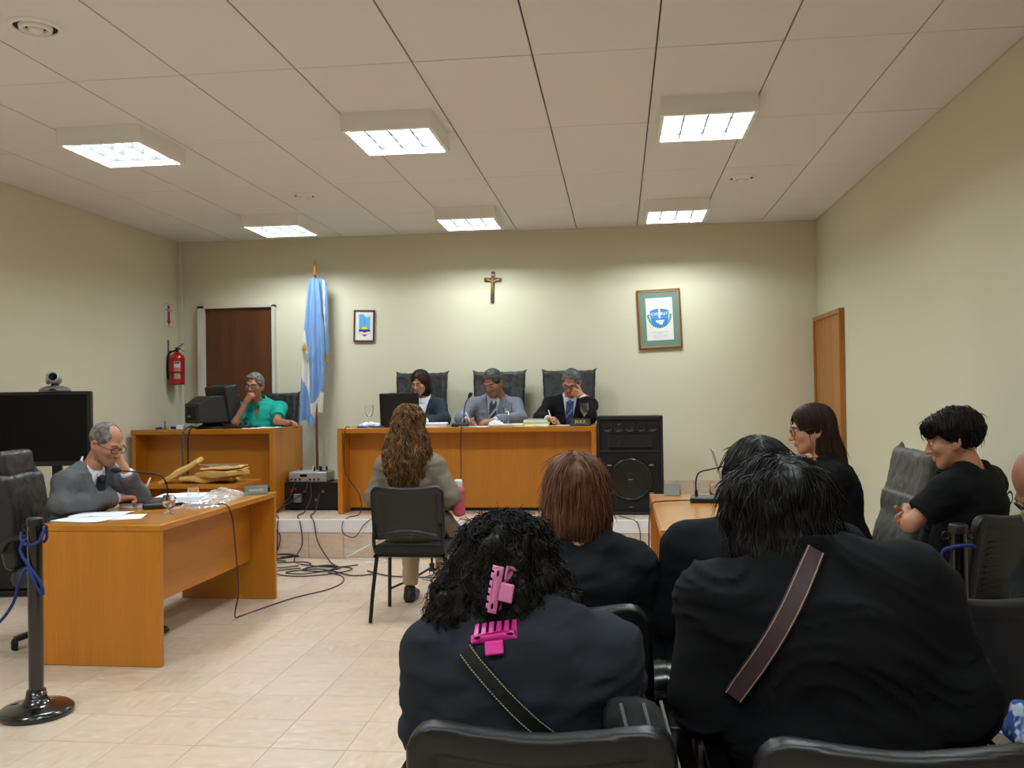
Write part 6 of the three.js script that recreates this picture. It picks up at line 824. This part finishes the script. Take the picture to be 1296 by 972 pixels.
person({ label: 'person in black knit top between the red-haired woman and empty chair', hip: [0.39, 0.545, -2.62], turn: Math.PI, neck: [0.395, 1.03, -2.6], sw: 0.195, wd: 1.35, dp: 1.2, ar: 1.15, hunch: 0.02,
  head: { pos: [0.395, 1.155, -2.68], yaw: Math.PI - 0.05, pitch: 0.2, skin: 0xa8765a },
  L: { elbow: [0.155, 0.79, -2.62], wrist: [0.24, 0.66, -2.84], hand: { dir: [0.4, -0.2, -0.8], palm: [0, -1, 0] } }, R: { elbow: [0.63, 0.8, -2.62], wrist: [0.54, 0.66, -2.84], hand: { dir: [-0.4, -0.2, -0.8], palm: [0, -1, 0] } },
  clothes: [{ name: 'sweater', infl: 0.02, sleeve: 'long', mat: knitBlack, folds: foldsSoft(0.007), armInfl: 0.006, collar: 0.016 }],
  hair: { dark: 0x060505, light: 0x181310, comb: { shape: (x, y, z) => smin(EL(x, y, z, 0, 0.035, -0.015, 0.095, 0.1, 0.113), EL(x, y, z, 0, -0.055, -0.035, 0.095, 0.09, 0.085), 0.05), lump: 0.004, n: 1000, seed: 51, len: 0.13, steps: 8, w: 0.002, fluff: 0.004 } } });
person({ label: 'woman in glasses with long brown hair leaning over the side table', hip: [1.12, 0.56, -4.75], turn: -Math.PI / 2 + 0.05, neck: [1.02, 1.045, -4.76], sw: 0.155, wd: 1.1, bust: 0.04, hunch: 0.02,
  head: { pos: [0.975, 1.225, -4.78], yaw: -Math.PI / 2 + 0.02, pitch: 0.12, skin: 0xc0886c, lips: 0xa86a5a, width: 0.96 }, glasses: { mat: std(0x3a2a30, { roughness: 0.3 }), r: 0.002 },
  L: { elbow: [0.93, 0.83, -4.5], wrist: [0.8, 0.8, -4.68], hand: { dir: [-0.9, -0.05, -0.2], palm: [0, -1, 0] } }, R: { elbow: [0.93, 0.83, -5.02], wrist: [0.79, 0.8, -4.86], hand: { dir: [-0.9, -0.05, 0.2], palm: [0, -1, 0] } }, knees: { L: [0.95, 0.56, -4.62], R: [0.95, 0.56, -4.88] }, ankles: { L: [0.97, 0.1, -4.62], R: [0.97, 0.1, -4.88] },
  clothes: [{ name: 'sweater', infl: 0.018, sleeve: 'long', mat: knitBlack, folds: foldsSoft(0.006), res: 0.0095 }],
  hair: { dark: 0x17100c, light: 0x4a3022, comb: { shape: (x, y, z) => smin(smin(EL(x, y, z, 0, 0.036, -0.014, 0.087, 0.097, 0.11), EL(x, y, z, 0, -0.09, -0.055, 0.085, 0.13, 0.07), 0.05), EL(x, y, z, 0, -0.21, -0.105, 0.075, 0.12, 0.04), 0.06), drop: 0.4, n: 1300, seed: 63, len: 0.2, steps: 8, w: 0.0026, fluff: 0.003, faceCut: [0, -0.05, 0.1, 0.07, 0.115, 0.088] } } });
const boy = person({ label: 'teenager with black hair and black tee shirt, arms folded', hip: [1.48, 0.57, -4.14], turn: -Math.PI / 2 - 0.8, neck: [1.485, 1.06, -4.1], sw: 0.165, wd: 1.05, bodyRes: 0.009, hunch: 0.015,
  head: { pos: [1.44, 1.2, -4.15], yaw: -Math.PI / 2 - 0.32, pitch: 0.2, skin: 0xb27c5e, lipstick: 0.15 },
  L: { elbow: [1.205, 0.86, -3.98], wrist: [1.27, 0.86, -4.24], hand: { dir: [0.1, 0.05, -0.9], palm: [0.7, -0.3, 0], pose: 'rest' } }, R: { elbow: [1.47, 0.84, -4.42], wrist: [1.27, 0.84, -4.22], hand: { dir: [-0.5, -0.05, 0.7], palm: [0.5, 0.2, -0.3], pose: 'rest' } }, knees: { L: [1.15, 0.56, -4.24], R: [1.25, 0.56, -4.5] }, ankles: { L: [1.14, 0.1, -4.26], R: [1.22, 0.1, -4.5] },
  trousers: fab(0x8c97b4), clothes: [{ name: 'tee_shirt', infl: 0.016, sleeve: 'short', sleeveT: 0.74, armInfl: 0.008, mat: cottonBlack, neckR: 0.064, hem: -0.12, folds: foldsSoft(0.007), res: 0.0085 }],
  hair: { dark: 0x060505, light: 0x1e1916, comb: { shape: (x, y, z) => smax(smin(EL(x, y, z, 0, 0.04, -0.018, 0.093, 0.1, 0.118), EL(x, y, z, 0, 0.062, 0.06, 0.07, 0.05, 0.055), 0.03), (z > 0.045 ? 0.03 : z > -0.015 ? 0.03 - (0.045 - z) * 0.95 : -0.027 + (z + 0.015) * 0.45) - y, 0.012), lump: 0.005, wave: 0.003, n: 1200, seed: 71, len: 0.09, steps: 7, w: 0.0022, fluff: 0.005, fly: 0.06, faceCut: [0, -0.06, 0.12, 0.06, 0.09, 0.06] } } });
{ const pts = [], q = boy.surf(boy.outer, -0.07, boy.T - 0.1, -1), g = new THREE.RingGeometry(0.022, 0.032, 24); g.lookAt(boy.F.clone().multiplyScalar(-1)); part('shirt_print', [g.translate(q.x, q.y, q.z).translate(...boy.F.clone().multiplyScalar(-0.006).toArray())], std(0x2c2c2f, { roughness: 0.8, side: THREE.DoubleSide }), boy.P); }
person({ label: 'bald man in dark glasses bowing his head by the right wall', hip: [1.62, 0.55, -3.05], turn: -Math.PI / 2, neck: [1.465, 1.02, -3.05], sw: 0.18, wd: 1.1, hunch: 0.02,
  head: { pos: [1.345, 1.115, -3.05], yaw: -Math.PI / 2 + 0.1, pitch: 0.75, skin: 0x8d5a41, lids: true, size: 1.04, stubble: 0.3 }, glasses: { mat: M.plastic, r: 0.003, lens: M.screen },
  L: { elbow: [1.28, 0.78, -2.92], wrist: [1.3, 0.95, -2.99], hand: { dir: [-0.25, 0.85, -0.3], palm: [0.8, 0.2, -0.3], pose: 'fist' } }, R: { elbow: [1.36, 0.76, -3.26], wrist: [1.3, 0.7, -3.1], hand: { dir: [0, 0, 0.9], palm: [0, -1, 0] } },
  clothes: [{ name: 'shirt', infl: 0.018, sleeve: 'long', mat: cottonBlack, collar: 0.02, folds: foldsSoft(0.006) }], hair: { dark: 0x2a2624, light: 0x3a3533, cap: { thick: 0.0015, rough: 0.001, bald: 0.105 } } });
{ const tieDye = std(0xffffff, { roughness: 0.85, map: rep(tex(512, 512, (u, v) => { const a = tn(u, v, 9, 71) + 0.5 * tn(u, v, 24, 72), b = sstep(-0.35, 0.35, a + 0.5 * Math.sin(u * 60 + a * 4) * 0.6); return [40 + b * 150, 66 + b * 135, 128 + b * 92]; }), 2.2) });
  const G = person({ label: 'seated person in blue and white tie-dye skirt at the row end', hip: [0.980, 0.545, -1.83], turn: Math.PI, neck: [0.990, 1.0, -1.8], sw: 0.155, wd: 1.05, head: { pos: [0.990, 1.17, -1.86], yaw: Math.PI, pitch: 0.1, skin: 0xb98163 },
    L: { elbow: [0.87, 0.8, -1.7], wrist: [0.95, 0.76, -1.95], hand: { dir: [0.5, 0, -0.8], palm: [0, -1, 0], pose: 'rest' } }, R: { elbow: [1.200, 0.78, -1.85], wrist: [1.100, 0.72, -2.05], hand: { dir: [-0.5, 0, -0.8], palm: [0, -1, 0], pose: 'rest' } }, trousers: tieDye, trouserCut: 0.7,
    clothes: [{ name: 'blouse', infl: 0.016, sleeve: 'long', mat: cottonBlack, folds: foldsSoft(0.006) }], hair: { dark: 0x120d0a, light: 0x2c201a, cap: { thick: 0.016, low: 0.03, side: 0.04 } } });
  const gc = G.w([0.945, 0.65, -2.08]); part('skirt_folds', nets((x, y, z) => sdEll(x - gc.x, y - gc.y, z - gc.z, 0.1, 0.09, 0.17) + 0.02 * noise3(x * 12, y * 9, z * 8), [gc.x - 0.16, gc.y - 0.15, gc.z - 0.24], [gc.x + 0.16, gc.y + 0.15, gc.z + 0.24], 0.009), tieDye, G.P); }
// ---------------------------------------------------------------- straps, bags and clips
function strap(name, label, cat, who, a0, u0, a1, u1, w, mat, stitch) { // worn across the back, both edges lying on the clothes
  const P = thing(name, label, cat, who.P.position.toArray(), who.P.rotation.y), dl = Math.hypot(a1 - a0, u1 - u0), na = (u1 - u0) / dl, nu = -(a1 - a0) / dl, N = 22;
  const edgeLine = (o, lift) => { const p = []; for (let i = 0; i <= N; i++) { const t = i / N; p.push(who.surf(who.outer, a0 + (a1 - a0) * t + na * o, u0 + (u1 - u0) * t + nu * o, -1)); } for (let q = 0; q < 14; q++) for (let i = 1; i < N; i++) p[i].lerp(p[i - 1].clone().add(p[i + 1]).multiplyScalar(0.5), 0.5); return p.map((x) => { x.addScaledVector(who.F, -lift * 0.4); for (let q = 0; q < 20 && who.outer(x.x, x.y, x.z) < lift * 0.9; q++) x.addScaledVector(who.F, -0.002); return x; }).map((x, i, l) => { const s = V(); let n = 0; for (let k = Math.max(0, i - 3); k <= Math.min(N, i + 3); k++) { s.add(l[k]); n++; } return i && i < N ? s.divideScalar(n).addScaledVector(who.F, -0.002) : x.clone(); }); };
  const A = edgeLine(-w / 2, 0.011), B = edgeLine(w / 2, 0.011), pos = [], idx = []; for (let i = 0; i <= N; i++) for (const [p, d] of [[A[i], 0], [B[i], 0], [B[i], 0.005], [A[i], 0.005]]) { const q = p.clone().addScaledVector(who.F, d); pos.push(q.x, q.y, q.z); }
  for (let i = 0; i < N; i++) for (let k = 0; k < 4; k++) { const a = i * 4 + k, b = i * 4 + (k + 1) % 4; idx.push(a, b, b + 4, a, b + 4, a + 4); } idx.push(0, 2, 1, 0, 3, 2, N * 4, N * 4 + 1, N * 4 + 2, N * 4, N * 4 + 2, N * 4 + 3);
  let g = new THREE.BufferGeometry(); g.setAttribute('position', new THREE.Float32BufferAttribute(pos, 3)); g.setIndex(idx); g = g.toNonIndexed(); g.computeVertexNormals(); part('webbing', g, mat, P);
  for (const s of [-1, 1]) part('stitching', stitch(A.map((p, i) => p.clone().lerp(B[i], s < 0 ? 0.08 : 0.92).addScaledVector(who.F, -0.0012))), stitch.mat, P); return P; }
const dashes = (pts) => { const c = new THREE.CatmullRomCurve3(pts), N = 60, l = []; for (let i = 0; i < N; i++) { const a = c.getPointAt(i / N), b = c.getPointAt((i + 0.6) / N); l.push(new THREE.TubeGeometry(new THREE.LineCurve3(a, b), 1, 0.0012, 5)); } return l; }; dashes.mat = std(0xb9b39c, { roughness: 0.8 });
const edge = (pts) => pipe(pts, 0.0012, 5, 60); edge.mat = std(0xa08c74, { roughness: 0.8 });
strap('shoulder_strap', 'black bag strap with white stitching across the hoodie', 'strap', clipWoman, 0.09, clipWoman.T - 0.0, -0.14, 0.22, 0.03, std(0x0c0c0d, { roughness: 0.6 }), dashes);
strap('shoulder_strap', 'maroon bag strap with tan edges across the black top', 'strap', strapMan, 0.0, strapMan.T + 0.04, 0.19, 0.3, 0.034, std(0x3a2024, { roughness: 0.7 }), edge);
{ const B = thing('shoulder_bag', 'black bag with silver zips wedged beside the hoodie', 'bag', [0.08, 0.6, -1.63], 0.2); B.scale.setScalar(1.2);
  part('bag_body', nets((x, y, z) => sdBox(x + y * 0.25, y - 0.1, z, 0.042, 0.13, 0.075, 0.035) + 0.008 * noise3(x * 16, y * 12, z * 16), [-0.16, -0.06, -0.13], [0.16, 0.32, 0.13], 0.009), std(0x050506, { roughness: 0.95 }), B);
  for (const a of [-0.022, 0.01, 0.036]) part('zip', pipe([0.25, 0.2, 0.14, 0.07, 0.0].map((y) => [a - 0.25 * y, y, 0.077 - (y > 0.18 ? 0.012 : 0) - Math.abs(a) * 0.25]), 0.0025, 6), M.silver, B); }
function clawClip(label, mat, pos, rot, open) { const P = thing('hair_clip', label, 'hair clip', pos); P.rotation.set(...rot);
  const jaw = (flip) => { const s = new THREE.Shape(); s.moveTo(-0.042, -0.012); s.lineTo(0.042, -0.012); s.lineTo(0.042, 0.002); for (let k = 0; k < 6; k++) { const x = 0.042 - k * 0.014; s.lineTo(x, open); s.lineTo(x - 0.006, open); s.lineTo(x - 0.008, 0.003); s.lineTo(x - 0.014, 0.003); } s.lineTo(-0.042, -0.012); for (const x of [-0.03, 0.03]) { const h = new THREE.Path(); h.absellipse(x, -0.004, 0.007, 0.0035, 0, Math.PI * 2); s.holes.push(h); } const g = new THREE.ExtrudeGeometry(s, { depth: 0.004, bevelEnabled: true, bevelSize: 0.001, bevelThickness: 0.001, bevelSegments: 1 }); const p = g.attributes.position; for (let i = 0; i < p.count; i++) { const y = p.getY(i), x = p.getX(i); p.setZ(i, p.getZ(i) - Math.max(0, y) * 0.9 - x * x * 4); } g.computeVertexNormals(); return g; };
  part('claw', jaw(), mat, P); part('claw', jaw().rotateX(-2.2).translate(0, -0.018, -0.05), mat, P);
  part('thumb_tab', [nets((x, y, z) => sdBox(x, y, z, 0.018, 0.015, 0.003, 0.003), [-0.03, -0.03, -0.01], [0.03, 0.03, 0.01], 0.0035).rotateX(-0.3).translate(0, -0.026, 0.006), pipe([[-0.012, -0.014, 0], [-0.012, -0.026, 0.004]], 0.002), pipe([[0.012, -0.014, 0], [0.012, -0.026, 0.004]], 0.002)], mat, P); part('spring', pipe([[-0.01, -0.02, -0.005], [0, -0.018, -0.004], [0.01, -0.02, -0.005]], 0.003, 8), M.steel, P); return P; }
clawClip('pale pink claw clip set upright in the curly black hair', std(0xe07fb0, { roughness: 0.35 }), [-0.236, 1.062, -1.662], [-0.1, 0, Math.PI / 2 - 0.18], 0.008);
clawClip('bright pink claw clip lying low in the curly black hair', std(0xd4268c, { roughness: 0.35 }), [-0.234, 0.985, -1.645], [-0.45, 0, 0.14], 0.026);
renderer.render(scene, camera);
